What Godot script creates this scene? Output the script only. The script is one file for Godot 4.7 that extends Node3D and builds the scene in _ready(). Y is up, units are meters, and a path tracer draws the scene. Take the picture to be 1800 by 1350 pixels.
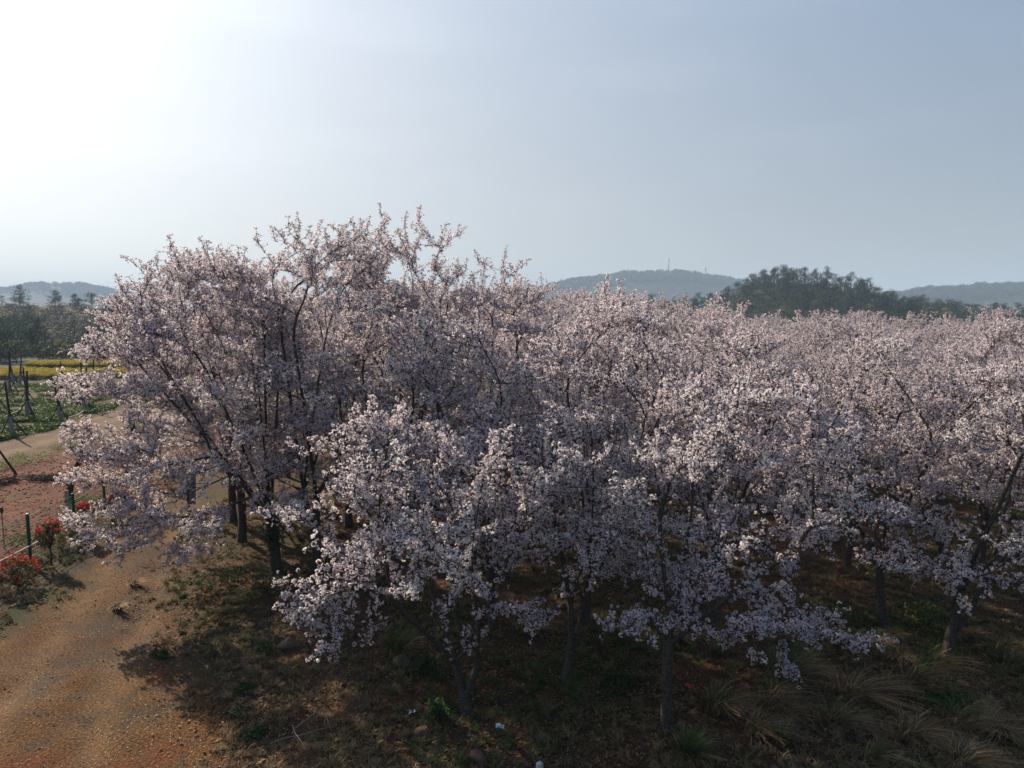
extends Node3D
# A flowering cherry orchard seen from a drone: dirt path, wire fence and red plot on the left, wooded hills behind.

const SUN_AZ := -46.0      # degrees, to the left of the view
const SUN_EL := 29.0

var rng := RandomNumberGenerator.new()
var n_soft := FastNoiseLite.new()
var n_mid := FastNoiseLite.new()
var n_fine := FastNoiseLite.new()
var taken := {}
var M := {}
var sprays: Array = []
var fork_trees: Array = []
var flower_low := Color(0.76, 0.64, 0.69)
var flower_top := Color(0.92, 0.905, 0.925)


# ---------------------------------------------------------------- mesh helpers
class Geo:
	var v := PackedVector3Array()
	var c := PackedColorArray()
	var t := PackedInt32Array()

	func vert(p: Vector3, col: Color) -> int:
		v.append(p)
		c.append(col)
		return v.size() - 1

	func tri(a: Vector3, b: Vector3, d: Vector3, col: Color) -> void:
		var k := v.size()
		v.append(a); v.append(b); v.append(d)
		c.append(col); c.append(col); c.append(col)
		t.append(k); t.append(k + 1); t.append(k + 2)

	func quad(a: Vector3, b: Vector3, d: Vector3, e: Vector3, col: Color) -> void:
		var k := v.size()
		v.append(a); v.append(b); v.append(d); v.append(e)
		c.append(col); c.append(col); c.append(col); c.append(col)
		t.append_array(PackedInt32Array([k, k + 1, k + 2, k, k + 2, k + 3]))

	func tube(p: PackedVector3Array, r: PackedFloat32Array, sides: int, col: Color, cap := true) -> void:
		var n := p.size()
		if n < 2:
			return
		var d := (p[1] - p[0]).normalized()
		var x := d.cross(Vector3.UP)
		if x.length() < 0.05:
			x = d.cross(Vector3.RIGHT)
		x = x.normalized()
		var first := v.size()
		for i in n:
			var dir := (p[mini(i + 1, n - 1)] - p[maxi(i - 1, 0)]).normalized()
			x = (x - dir * x.dot(dir)).normalized()
			var y := dir.cross(x)
			for s in sides:
				var a := TAU * s / sides
				v.append(p[i] + (x * cos(a) + y * sin(a)) * r[i])
				c.append(col)
		for i in n - 1:
			for s in sides:
				var a := first + i * sides + s
				var b := first + i * sides + (s + 1) % sides
				t.append_array(PackedInt32Array([a, a + sides, b, b, a + sides, b + sides]))
		if cap:
			for e in 2:
				var ring := first if e == 0 else first + (n - 1) * sides
				var m := vert(p[0] if e == 0 else p[n - 1], col)
				for s in sides:
					var a := ring + s
					var b := ring + (s + 1) % sides
					if e == 0:
						t.append_array(PackedInt32Array([m, a, b]))
					else:
						t.append_array(PackedInt32Array([m, b, a]))

	func rod(a: Vector3, b: Vector3, r0: float, r1: float, sides: int, col: Color) -> void:
		tube(PackedVector3Array([a, b]), PackedFloat32Array([r0, r1]), sides, col)

	func box(at: Vector3, size: Vector3, col: Color, b := Basis()) -> void:
		var h := size / 2.0
		var f := [[Vector3.RIGHT, Vector3.UP], [Vector3.LEFT, Vector3.UP], [Vector3.UP, Vector3.FORWARD], [Vector3.DOWN, Vector3.FORWARD], [Vector3.BACK, Vector3.UP], [Vector3.FORWARD, Vector3.UP]]
		for q in f:
			var nrm: Vector3 = q[0]
			var up: Vector3 = q[1]
			var s := up.cross(nrm)
			var m := nrm * h
			quad(at + b * (m - s * h - up * h), at + b * (m - s * h + up * h), at + b * (m + s * h + up * h), at + b * (m + s * h - up * h), col)

	func mesh(mat: Material, into: ArrayMesh = null) -> ArrayMesh:
		var nr := PackedVector3Array()
		nr.resize(v.size())
		for k in range(0, t.size(), 3):
			var a := t[k]
			var b := t[k + 1]
			var d := t[k + 2]
			var w := (v[d] - v[a]).cross(v[b] - v[a])
			nr[a] += w
			nr[b] += w
			nr[d] += w
		for k in nr.size():
			nr[k] = nr[k].normalized() if nr[k].length_squared() > 1e-20 else Vector3.UP
		var s := []
		s.resize(Mesh.ARRAY_MAX)
		s[Mesh.ARRAY_VERTEX] = v
		s[Mesh.ARRAY_NORMAL] = nr
		s[Mesh.ARRAY_COLOR] = c
		s[Mesh.ARRAY_INDEX] = t
		var m := into if into else ArrayMesh.new()
		m.add_surface_from_arrays(Mesh.PRIMITIVE_TRIANGLES, s)
		m.surface_set_material(m.get_surface_count() - 1, mat)
		return m


func rand(a: float, b: float) -> float:
	return rng.randf_range(a, b)


func rvec() -> Vector3:
	var z := rand(-1, 1)
	var a := rand(0, TAU)
	var r := sqrt(1 - z * z)
	return Vector3(r * cos(a), z, r * sin(a))


func numbered(called: String) -> String:
	var k: int = taken.get(called, -1) + 1
	taken[called] = k
	return called if k == 0 else "%s_%03d" % [called, k]


func thing(called: String, label: String, category: String, where := Vector3.ZERO, group := "") -> Node3D:
	var o := Node3D.new()
	o.name = numbered(called)
	add_child(o)
	o.position = where
	tag(o, label, category, group)
	return o


func tag(o: Node, label: String, category: String, group := "", kind := "") -> Node:
	o.set_meta("label", label)
	if category:
		o.set_meta("category", category)
	if group:
		o.set_meta("group", group)
	if kind:
		o.set_meta("kind", kind)
	return o


func part(called: String, m: Mesh, parent: Node, kind := "") -> MeshInstance3D:
	var o := MeshInstance3D.new()
	o.name = numbered(called) if parent == self else called
	o.mesh = m
	parent.add_child(o, true)
	if kind:
		o.set_meta("kind", kind)
	return o


func scatter(called: String, m: Mesh, where: Array, tints: PackedColorArray, parent: Node) -> MultiMeshInstance3D:
	var mm := MultiMesh.new()
	mm.transform_format = MultiMesh.TRANSFORM_3D
	mm.use_colors = tints.size() > 0
	mm.mesh = m
	mm.instance_count = where.size()
	for k in where.size():
		mm.set_instance_transform(k, where[k])
		if tints.size():
			mm.set_instance_color(k, tints[k])
	var o := MultiMeshInstance3D.new()
	o.name = numbered(called) if parent == self else called
	o.multimesh = mm
	parent.add_child(o, true)
	o.set_meta("kind", "stuff")
	return o


func copy(o: Node3D, label: String, where: Vector3, turn: float, size := 1.0, group := "") -> Node3D:
	var c: Node3D = o.duplicate()
	c.name = numbered(str(o.name).rstrip("0123456789").trim_suffix("_"))
	add_child(c)
	c.position = where
	c.rotation = Vector3(0, turn, 0)
	c.scale = Vector3.ONE * size
	c.set_meta("label", label)
	if group:
		c.set_meta("group", group)
	elif c.has_meta("group"):
		c.remove_meta("group")
	return c


# ---------------------------------------------------------------- materials
func noise_texture(freq: float, seed_: int, lo: float, hi: float, octaves := 5, size := 512) -> NoiseTexture2D:
	var n := FastNoiseLite.new()
	n.seed = seed_
	n.frequency = freq
	n.fractal_octaves = octaves
	var t := NoiseTexture2D.new()
	t.width = size
	t.height = size
	t.seamless = true
	t.noise = n
	var g := Gradient.new()
	g.offsets = PackedFloat32Array([0.12, 0.88])
	g.colors = PackedColorArray([Color(lo, lo, lo), Color(hi, hi, hi)])
	t.color_ramp = g
	return t


func vmat(rough: float, back := 0.0, tex: Texture2D = null, scale := 1.0, bump: Texture2D = null, bump_cm := 0.0) -> StandardMaterial3D:
	var m := StandardMaterial3D.new()
	m.vertex_color_use_as_albedo = true
	m.roughness = rough
	m.metallic_specular = 0.25
	m.cull_mode = BaseMaterial3D.CULL_DISABLED
	if back > 0:
		m.backlight_enabled = true
		m.backlight = Color(back, back, back).linear_to_srgb()
	if tex:
		m.albedo_texture = tex
		m.uv1_triplanar = true
		m.uv1_world_triplanar = true
		m.uv1_scale = Vector3.ONE * scale
	if bump:
		m.heightmap_enabled = true
		m.heightmap_texture = bump
		m.heightmap_scale = bump_cm
		m.uv1_triplanar = true
		m.uv1_world_triplanar = true
		m.uv1_scale = Vector3.ONE * scale
	return m


# ---------------------------------------------------------------- terrain
func smooth(a: float, b: float, x: float) -> float:
	var t := clampf((x - a) / (b - a), 0, 1)
	return t * t * (3 - 2 * t)


func bump(x: float, z: float, cx: float, cz: float, sx: float, sz: float, h: float) -> float:
	var a := (x - cx) / sx
	var b := (z - cz) / sz
	var e := a * a + b * b
	return 0.0 if e > 12 else h * exp(-e)


func path_left(z: float) -> float:
	return -10.0 + 0.02 * (z + 7) + (0.28 * (z + 13.5) if z < -13.5 else 0.0) * smooth(-13.5, -20, z) + n_mid.get_noise_2d(z * 3, 40) * 0.5


func path_right(z: float) -> float:
	var a := -3.2 if z > -8 else -3.2 + (z + 8) * 0.70
	return maxf(a, -7.9 + (z + 14.8) * 0.42) if z < -14.8 else a


func ht(x: float, z: float) -> float:
	var h := bump(x, z, -185, -268, 120, 62, 9.3) + bump(x, z, 122, -300, 33, 60, 18.5) + bump(x, z, 30, -285, 80, 55, 6.4) + bump(x, z, 195, -335, 75, 60, 7.0)
	h += bump(x, z, 300, -1650, 430, 300, 104) + bump(x, z, 480, -1630, 240, 200, 14) + bump(x, z, 850, -1200, 290, 220, 57) + bump(x, z, -1060, -1700, 260, 250, 66) + bump(x, z, -1350, -1720, 330, 260, 42)
	var d := Vector2(x, z).length()
	if d > 130:
		h += n_soft.get_noise_2d(x * 0.25, z * 0.25) * minf((d - 130) * 0.02, 7.0)
	if d < 90:
		var red := smooth(-12.6, -13.4, x) * smooth(-22.4, -21.4, x)
		h += n_soft.get_noise_2d(x * 4, z * 4) * 0.10 + n_mid.get_noise_2d(x * 4, z * 4) * (0.05 + red * 0.02)
		if d < 45:
			h += n_fine.get_noise_2d(x * 10, z * 10) * (0.016 + red * 0.012)
		# two shallow wheel tracks on the path, a low bank beside it
		var mid := (path_left(z) + path_right(z)) * 0.5
		if z > -40 and absf(x - mid) < 4.5:
			h -= 0.075 * (exp(-pow((x - mid + 0.8) / 0.35, 2)) + exp(-pow((x - mid - 0.8) / 0.35, 2)))
	return h


func track_mid(z: float) -> float:
	return -23.6 - 0.12 * (-z - 33)


func region(x: float, z: float) -> int:
	if z < -100 or z > 12 or x < -110 or x > 62:
		return 0
	if absf(x - track_mid(z)) < 1.9 and z < -14 and z > -75:
		return 4
	if x < -26 and z < -30 and z > -66:
		return 5
	if x < -12.6 and x > -21.9 and z < -12 and z > -48:
		return 2
	if x > path_left(z) and x < path_right(z) and z > -32:
		return 1
	if x >= path_right(z) and z < -7 and z > -66:
		return 3
	return 0


func soil(x: float, z: float) -> Color:
	var a := n_soft.get_noise_2d(x * 9, z * 9)
	var b := n_mid.get_noise_2d(x * 7, z * 7)
	var f := n_fine.get_noise_2d(x * 8, z * 8)
	var d := Vector2(x, z).length()
	# wild ground, far woods floor
	var c := Color(0.085, 0.07, 0.038).lerp(Color(0.06, 0.075, 0.03), clampf(0.5 + a, 0, 1))
	if d > 100:
		var left := smooth(-60, -100, x) * smooth(-150, -190, z) * (1 - smooth(-320, -420, z))
		var wood := Color(0.040, 0.055, 0.026).lerp(Color(0.075, 0.07, 0.035), clampf(0.3 + a, 0, 1))
		return c.lerp(wood, smooth(100, 130, d)).lerp(Color(0.048, 0.024, 0.019).lerp(Color(0.028, 0.025, 0.018), clampf(0.5 + a * 1.2 + 0.5 * sin(z * 0.42 + a * 3), 0, 1)), left)
	# orchard floor: dark litter, moss, red soil
	var edge := x - path_right(z) + b * 0.9
	if z < 4:
		var floor_ := Color(0.115, 0.076, 0.048).lerp(Color(0.20, 0.105, 0.052), clampf(0.45 + b * 1.1, 0, 1))
		floor_ = floor_.lerp(Color(0.085, 0.085, 0.03), clampf(a * 2.2 - 0.25, 0, 0.75))
		floor_ = floor_.lerp(Color(0.18, 0.075, 0.04), clampf(-a * 2.0 - 0.35 + b * 0.5, 0, 0.8))
		floor_ = floor_.lerp(Color(0.055, 0.045, 0.035), clampf(f * 1.5, 0, 0.6))
		c = c.lerp(floor_, smooth(-1.2, 0.6, edge) * smooth(9, 2, z))
	# dirt path: ochre with pale tracks, grey gravelly further up
	if x < path_right(z) + 2.0 and x > path_left(z) - 2.0 and z > -34:
		var dirt := Color(0.20, 0.092, 0.031).lerp(Color(0.275, 0.148, 0.052), clampf(0.4 + b * 1.4, 0, 1))
		dirt = dirt.lerp(Color(0.21, 0.073, 0.029), clampf(a * 3.2 + 0.25, 0, 0.85))
		dirt = dirt.lerp(Color(0.135, 0.098, 0.072), clampf(smooth(-9.0, -13.5, z) * 0.9 + b * 1.1 - 0.15, 0, 0.9) * smooth(0.2, 1.6, x - path_left(z)))
		var mid_ := (path_left(z) + path_right(z)) * 0.5
		dirt = dirt.lerp(Color(0.27, 0.155, 0.078), 0.6 * (exp(-pow((x - mid_ + 0.8 + b * 0.4) / 0.4, 2)) + exp(-pow((x - mid_ - 0.9 + b * 0.4) / 0.4, 2))))
		dirt = dirt.lerp(Color(0.115, 0.08, 0.055), clampf(f * 1.8 + b * 1.3 - 0.05, 0, 0.75))
		c = c.lerp(dirt, smooth(-0.5, 0.5, x - path_left(z) + b * 0.7) * smooth(0.9, -0.5, edge))
	if x < -10:
		var verge := smooth(-10.6, -11.2, x) * smooth(-13.2, -12.6, x) * smooth(-40, -30, z)
		c = c.lerp(Color(0.115, 0.085, 0.055).lerp(Color(0.07, 0.06, 0.04), clampf(0.5 + f * 2, 0, 1)), verge * smooth(0.4, -0.3, x - path_left(z)))
		var red := smooth(-12.4, -13.1, x + b * 0.5) * smooth(-22.4, -21.6, x + b) * smooth(-52, -44, z)
		var r := Color(0.21, 0.070, 0.042).lerp(Color(0.27, 0.105, 0.06), clampf(0.5 + b * 1.4, 0, 1)).lerp(Color(0.12, 0.045, 0.03), clampf(f * 1.6, 0, 0.7))
		r = r.lerp(Color(0.13, 0.12, 0.04), clampf(a * 1.8 - 0.4, 0, 0.6))
		c = c.lerp(r, red)
		var t := absf(x - track_mid(z) + b * 0.5)
		var field := smooth(-25.5, -26.5, x + b) * smooth(-64, -60, z)
		var g := Color(0.125, 0.075, 0.045).lerp(Color(0.105, 0.115, 0.04), clampf(0.55 + a * 1.2 + b * 0.6, 0, 1))
		g = g.lerp(Color(0.15, 0.06, 0.045), smooth(2.2, 0.8, absf(z + 57)) * 0.8)
		c = c.lerp(g, field * smooth(-30, -34, z))
		var tr := Color(0.23, 0.14, 0.095).lerp(Color(0.34, 0.235, 0.155), clampf(0.35 + 0.5 * cos((x - track_mid(z)) * 3.6) + b, 0, 1))
		c = c.lerp(tr, smooth(2.2, 1.4, t) * smooth(-78, -70, z))
	return c


func axis(from: float, a: float, b: float, to: float, step: float, growth: float) -> PackedFloat32Array:
	var out := PackedFloat32Array()
	var lo := []
	var s := step
	var p := a
	while p > from:
		s *= growth
		p -= s
		lo.append(p)
	lo.reverse()
	for q in lo:
		out.append(q)
	p = a
	while p < b:
		out.append(p)
		p += step
	s = step
	while p < to:
		out.append(p)
		s *= growth
		p += s
	out.append(p)
	return out


func build_ground() -> void:
	var xs := axis(-2700, -23, 11, 2700, 0.16, 1.055)
	var zs := axis(-2700, -29, -6.5, 60, 0.16, 1.055)
	var nx := xs.size()
	var nz := zs.size()
	var v := PackedVector3Array()
	var c := PackedColorArray()
	var nr := PackedVector3Array()
	v.resize(nx * nz)
	c.resize(nx * nz)
	nr.resize(nx * nz)
	for j in nz:
		for i in nx:
			var x := xs[i]
			var z := zs[j]
			v[j * nx + i] = Vector3(x, ht(x, z), z)
			c[j * nx + i] = soil(x, z)
	for j in nz:
		for i in nx:
			var e := v[j * nx + mini(i + 1, nx - 1)] - v[j * nx + maxi(i - 1, 0)]
			var s := v[mini(j + 1, nz - 1) * nx + i] - v[maxi(j - 1, 0) * nx + i]
			nr[j * nx + i] = s.cross(e).normalized()
	var lists := []
	for k in 6:
		lists.append(PackedInt32Array())
	for j in nz - 1:
		for i in nx - 1:
			var k := j * nx + i
			var q := PackedInt32Array([k, k + 1, k + nx + 1, k, k + nx + 1, k + nx])
			lists[region((xs[i] + xs[i + 1]) / 2, (zs[j] + zs[j + 1]) / 2)].append_array(q)
	var info := [["ground", "rough brown and green ground reaching to the hills"], ["dirt_path", "ochre dirt path with pale wheel tracks beside the orchard"], ["red_soil_plot", "bare red soil plot behind the green wire fence"], ["orchard_floor", "dark leaf-strewn ground under the cherry trees"], ["farm_track", "pale brown farm track along the far field"], ["planted_field", "green and brown field with staked young trees"]]
	for k in 6:
		var remap := {}
		var s := []
		s.resize(Mesh.ARRAY_MAX)
		var pv := PackedVector3Array()
		var pc := PackedColorArray()
		var pn := PackedVector3Array()
		var pi := PackedInt32Array()
		for q in lists[k]:
			if not remap.has(q):
				remap[q] = pv.size()
				pv.append(v[q])
				pc.append(c[q])
				pn.append(nr[q])
			pi.append(remap[q])
		s[Mesh.ARRAY_VERTEX] = pv
		s[Mesh.ARRAY_NORMAL] = pn
		s[Mesh.ARRAY_COLOR] = pc
		s[Mesh.ARRAY_INDEX] = pi
		var m := ArrayMesh.new()
		m.add_surface_from_arrays(Mesh.PRIMITIVE_TRIANGLES, s)
		m.surface_set_material(0, M.ground)
		tag(part(info[k][0], m, self), info[k][1], "", "", "structure")


# ---------------------------------------------------------------- cherry trees
func flower(g: Geo, at: Vector3, face: Vector3, size: float, tint: float) -> void:
	var x := face.cross(Vector3(0.3, 1, 0.2)).normalized()
	var y := face.cross(x)
	var top := flower_top * tint
	var low := flower_low * tint
	var turn := rand(0, TAU)
	var cup := rand(0.15, 0.55)
	for k in 5:
		var a := turn + TAU * k / 5.0
		var w := 0.56
		var tip := at + (x * cos(a) + y * sin(a)) * size + face * size * cup
		var l := at + (x * cos(a - w) + y * sin(a - w)) * size * 0.72 + face * size * cup * 0.55
		var r := at + (x * cos(a + w) + y * sin(a + w)) * size * 0.72 + face * size * cup * 0.55
		var k0 := g.vert(at, low)
		var k1 := g.vert(l, top)
		var k2 := g.vert(tip, top)
		var k3 := g.vert(r, top)
		g.t.append_array(PackedInt32Array([k0, k1, k2, k0, k2, k3]))


func make_sprays() -> void:
	for q in 6:
		rng.seed = 900 + q
		var petals := Geo.new()
		var wood := Geo.new()
		var bark := Color(0.06, 0.048, 0.048)
		var p := PackedVector3Array()
		var r := PackedFloat32Array()
		var at := Vector3.ZERO
		var d := Vector3(0, 0, -1)
		for k in 6:
			p.append(at)
			r.append(0.0085 - 0.0011 * k)
			d = (d + rvec() * 0.22 + Vector3(0, 0.05, 0)).normalized()
			at += d * 0.085
		wood.tube(p, r, 3, bark, false)
		var balls: int = [18, 20, 15, 19, 13, 17][q]
		for k in balls:
			var f := (k + 0.6) / float(balls)
			var i := int(f * 5.0)
			var on := p[i].lerp(p[mini(i + 1, 5)], f * 5.0 - i)
			var off := rvec()
			off.z *= 0.5
			off.y = off.y * 0.8
			off = off.normalized() * rand(0.02, 0.105)
			if k % 4 == 3:
				off *= 1.8
			var ball := on + off
			wood.rod(on, ball, 0.0045, 0.003, 3, bark)
			var size := rand(0.72, 1.2)
			var tint := rand(0.8, 1.05)
			var calyx := Color(0.085, 0.05, 0.045)
			for m in 2:   # the dark reddish calyxes and stalks in the middle of each cluster
				var n := rvec()
				var s := n.cross(rvec()).normalized() * 0.013 * size
				petals.tri(ball - s - n * 0.012, ball + n * 0.02 * size, ball + s - n * 0.012, calyx)
			for m in 6 + rng.randi() % 4:
				var n := (rvec() + Vector3(0, -0.05, 0)).normalized()
				flower(petals, ball + n * rand(0.016, 0.034) * size, n, rand(0.0138, 0.0185) * size, tint * rand(0.92, 1.05))
			if k % 3 == 0:   # bronze leaf buds
				for m in 2:
					var n := rvec()
					var s := n.cross(Vector3.UP).normalized() * 0.008
					petals.tri(ball - s, ball + n * 0.05, ball + s, Color(0.20, 0.11, 0.05))
		for k in 5:   # bare side twigs
			var on := p[rng.randi() % 5]
			wood.rod(on, on + (rvec() + Vector3(0, 0.2, -0.6)).normalized() * rand(0.06, 0.16), 0.005, 0.002, 3, bark)
		var mesh := petals.mesh(M.petal)
		wood.mesh(M.twig, mesh)
		sprays.append(mesh)


# One cherry tree. p: fork (height), r (trunk radius), cx, cz (crown centre offset), rx, rz, lo, hi (crown bottom, top), clumps, per (points each),
# vase (height of the widest place), extra ([x, y, z, radius, points]), twin (second stem offset)
func cherry(called: String, label: String, where: Vector3, seed_: int, p: Dictionary, singles := 0) -> Node3D:
	rng.seed = seed_
	var tree := thing(called, label, "cherry tree", where)
	var pos := PackedVector3Array()
	var par := PackedInt32Array()
	var plen := PackedFloat32Array()
	var limb := PackedInt32Array()
	var usable := PackedByteArray()
	var fork: float = p.get("fork", 1.4)
	var centre := Vector3(p.get("cx", 0.0), 0, p.get("cz", 0.0))
	var lo: float = p.get("lo", 1.6)
	var hi: float = p.get("hi", 5.5)
	var rx: float = p.get("rx", 2.2)
	var rz: float = p.get("rz", 2.2)
	var wide: float = p.get("vase", 0.45)
	var lean: Vector3 = centre * 0.08 + Vector3(rand(-0.12, 0.12), 0, rand(-0.12, 0.12))
	var bend := Vector3(rand(-0.08, 0.08), 0, rand(-0.08, 0.08))
	var steps := 6
	for k in steps + 1:
		var f := float(k) / steps
		pos.append(Vector3(0, f * fork - 0.08, 0) + lean * f + bend * sin(f * PI))
		par.append(k - 1)
		plen.append(f * fork)
		limb.append(-1)
		usable.append(1 if k >= steps - 1 else 0)
	var top := pos[steps]
	var limbs := 0
	var stems := [steps]
	if p.has("twin"):
		var from := 2
		var off: Vector3 = p.twin
		var at := from
		for k in 4:
			var f := (k + 1) / 4.0
			pos.append(pos[from] + off * pow(f, 0.8) + Vector3(0, f * fork * 0.75, 0))
			par.append(at)
			plen.append(plen[at] + fork * 0.25)
			limb.append(limbs)
			usable.append(1 if k > 1 else 0)
			at = pos.size() - 1
		stems.append(at)
		limbs += 1
	# attractors in flattened clumps, most of them near the crown's surface
	var want := PackedVector3Array()
	var clumps: int = p.get("clumps", 44)
	var per: int = p.get("per", 9)
	for k in clumps:
		var t := pow(rand(0, 1), 0.85)
		var prof := lerpf(0.72, 1.0, t / wide) if t < wide else sqrt(maxf(0.0, 1 - pow((t - wide) / (1 - wide), 2)))
		var a := TAU * (k * 0.618034 + rand(-0.06, 0.06))
		var f := sqrt(rand(0.22, 1.0)) * rand(0.9, 1.1)
		var at := centre + Vector3(cos(a) * rx * prof * f, lerpf(lo, hi, t), sin(a) * rz * prof * f)
		at.y += (1 - f) * 0.25
		var rad := rand(0.36, 0.8)
		for m in per:
			var o := rvec() * rad * pow(rand(0, 1), 0.4)
			o.y = o.y * 0.30 - 0.12 * Vector2(o.x, o.z).length_squared()
			want.append(at + o)
	for e in p.get("extra", []):
		for m in int(e[4]):
			var o: Vector3 = rvec() * e[3] * pow(rand(0, 1), 0.4)
			o.y *= 0.45
			want.append(Vector3(e[0], e[1], e[2]) + o)
	var straight := want.size()
	for k in int(p.get("shoots", 0)):   # long upright shoots that stand out of the crown's top
		var a := rand(0, TAU)
		var f := sqrt(rand(0, 1)) * 0.7
		want.append(centre + Vector3(cos(a) * rx * f, hi + rand(0.0, p.get("shoot", 0.7)) * (1.1 - f), sin(a) * rz * f))
	# primary limbs
	var primaries: int = p.get("limbs", 6)
	for k in primaries:
		var a := TAU * (k + rand(-0.25, 0.25)) / primaries
		var up := rand(0.42, 1.15)
		var goal := centre + Vector3(cos(a) * rx * 0.86 * cos(up) * 1.25, lerpf(lo, hi, 0.28 + 0.56 * sin(up)), sin(a) * rz * 0.86 * cos(up) * 1.25)
		var from: int = stems[k % stems.size()]
		var at := from - (k % 2 if from == steps else 0)
		var start := pos[at]
		var n := maxi(3, int(start.distance_to(goal) / 0.32))
		var kink := rvec() * 0.09
		var ctrl := start.lerp(goal, 0.45) + Vector3(0, 0.12 if up < 0.8 else -0.05, 0) + kink
		for m in n:
			var f := (m + 1.0) / n
			pos.append(start * (1 - f) * (1 - f) + ctrl * 2 * f * (1 - f) + goal * f * f + rvec() * 0.025)
			par.append(at)
			plen.append(plen[at] + 0.32)
			limb.append(limbs)
			usable.append(1 if m > 0 else 0)
			at = pos.size() - 1
		limbs += 1
	var order := []
	for k in want.size():
		order.append([want[k].distance_squared_to(top), k])
	order.sort_custom(func(a, b): return a[0] < b[0])
	for o in order:
		var goal: Vector3 = want[o[1]]
		var best := -1
		var least := 1e9
		for k in pos.size():
			if usable[k]:
				var cost := pos[k].distance_to(goal) + 0.2 * plen[k]
				if cost < least:
					least = cost
					best = k
		var start := pos[best]
		var dist := start.distance_to(goal)
		if dist < 0.08:
			continue
		var along := (start - pos[maxi(par[best], 0)]).normalized()
		var ctrl := start + along * dist * 0.34 + Vector3(0, 0.04 * dist, 0)
		ctrl = ctrl.lerp(start.lerp(goal, 0.5), 0.97 if o[1] >= straight else 0.8)
		var n := maxi(1, int(round(dist / 0.34)))
		var at := best
		var which := limb[best]
		if which < 0:
			which = limbs
			limbs += 1
		for m in n:
			var f := (m + 1.0) / n
			pos.append(start * (1 - f) * (1 - f) + ctrl * 2 * f * (1 - f) + goal * f * f + (rvec() * 0.013 if m < n - 1 else Vector3.ZERO))
			par.append(at)
			plen.append(plen[at] + dist / n)
			limb.append(which)
			usable.append(1)
			at = pos.size() - 1
	# radii by the pipe model
	var count := pos.size()
	var sum := PackedFloat32Array()
	sum.resize(count)
	var rad := PackedFloat32Array()
	rad.resize(count)
	var main := PackedInt32Array()
	main.resize(count)
	main.fill(-1)
	var main_r := PackedFloat32Array()
	main_r.resize(count)
	for k in range(count - 1, -1, -1):
		rad[k] = maxf(0.0055, pow(sum[k], 1.0 / 2.15))
		if par[k] >= 0:
			sum[par[k]] += pow(rad[k], 2.15)
			if limb[k] == limb[par[k]] and rad[k] > main_r[par[k]]:
				main_r[par[k]] = rad[k]
				main[par[k]] = k
	var base := rad[1]
	var big: float = p.get("r", 0.09)
	for k in count:
		rad[k] = maxf(0.0055, big * pow(rad[k] / base, 1.3))
	for k in 3:
		rad[k] *= [1.45, 1.1, 1.0][k]
	# soften kinks along each limb
	var after := PackedInt32Array()
	after.resize(count)
	after.fill(-1)
	for k in range(count - 1, 0, -1):
		if after[par[k]] < 0 or rad[k] > rad[after[par[k]]]:
			after[par[k]] = k
	for pass_ in 3:
		for k in range(steps + 1, count):
			if after[k] >= 0:
				pos[k] = pos[k] * 0.4 + (pos[par[k]] + pos[after[k]]) * 0.3
	# tubes: each chain follows the thickest child
	var geos := {}
	var bark := Color(0.135, 0.115, 0.10)
	for k in count:
		if k > 0 and main[par[k]] == k:
			continue
		var line := PackedVector3Array()
		var r := PackedFloat32Array()
		if k > 0:
			line.append(pos[par[k]])
			r.append(minf(rad[par[k]], rad[k] * 1.15))
		var at := k
		while at >= 0:
			line.append(pos[at])
			r.append(rad[at])
			at = main[at]
		var id := limb[k] if k > 0 else -1
		if not geos.has(id):
			geos[id] = Geo.new()
		var thick := r[mini(1, r.size() - 1)]
		geos[id].tube(line, r, 8 if thick > 0.05 else 5 if thick > 0.018 else 3, bark, false)
	part("trunk", geos[-1].mesh(M.bark), tree)
	for id in geos:
		if id >= 0:
			part("limb", geos[id].mesh(M.bark), tree)
	# flowering twigs
	var places := []
	for k in sprays.size():
		places.append([[], PackedColorArray()])
	var dense: float = p.get("dense", 1.0)
	var eye := Vector3(0, 6.3, 0) - where
	var near := []
	for k in range(steps + 1, count):
		var r := rad[k]
		var chance := 1.0 if r < 0.009 else 0.9 if r < 0.015 else 0.7 if r < 0.024 else 0.5 if r < 0.035 else 0.25 if r < 0.045 else 0.0
		if rng.randf() > chance * dense:
			continue
		var d := (pos[k] - pos[par[k]]).normalized()
		d = (d + rvec() * (0.45 if r < 0.009 else 0.95)).normalized()
		if pos[k].y > lerpf(lo, hi, 0.45):
			d = (d + Vector3(0, 0.55, 0)).normalized()
		var size := rand(0.72, 1.12) * float(p.get("spray", 1.0))
		var b := Basis.looking_at(d, Vector3(0.1, 1, 0.05)) * Basis(Vector3.FORWARD, rand(-0.8, 0.8))
		var x := Transform3D(b.scaled_local(Vector3.ONE * size), pos[k] - d * 0.1)
		var q := rng.randi() % sprays.size()
		var pink := rand(-1, 1)
		var light: float = rand(0.9, 1.05) * p.get("tone", 1.0)
		near.append([pos[k].distance_squared_to(eye), q, x, Color(light, light * (0.965 + 0.035 * pink), light * (0.985 + 0.015 * pink))])
	if singles > 0:
		near.sort_custom(func(a, b): return a[0] < b[0])
	for k in near.size():
		var e = near[k]
		if k < singles:
			var o := part("flowering_twig", sprays[e[1]], tree)
			o.transform = e[2]
		else:
			places[e[1]][0].append(e[2])
			places[e[1]][1].append(e[3])
	for q in sprays.size():
		if places[q][0].size():
			scatter("blossom", sprays[q], places[q][0], places[q][1], tree)
	return tree


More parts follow.
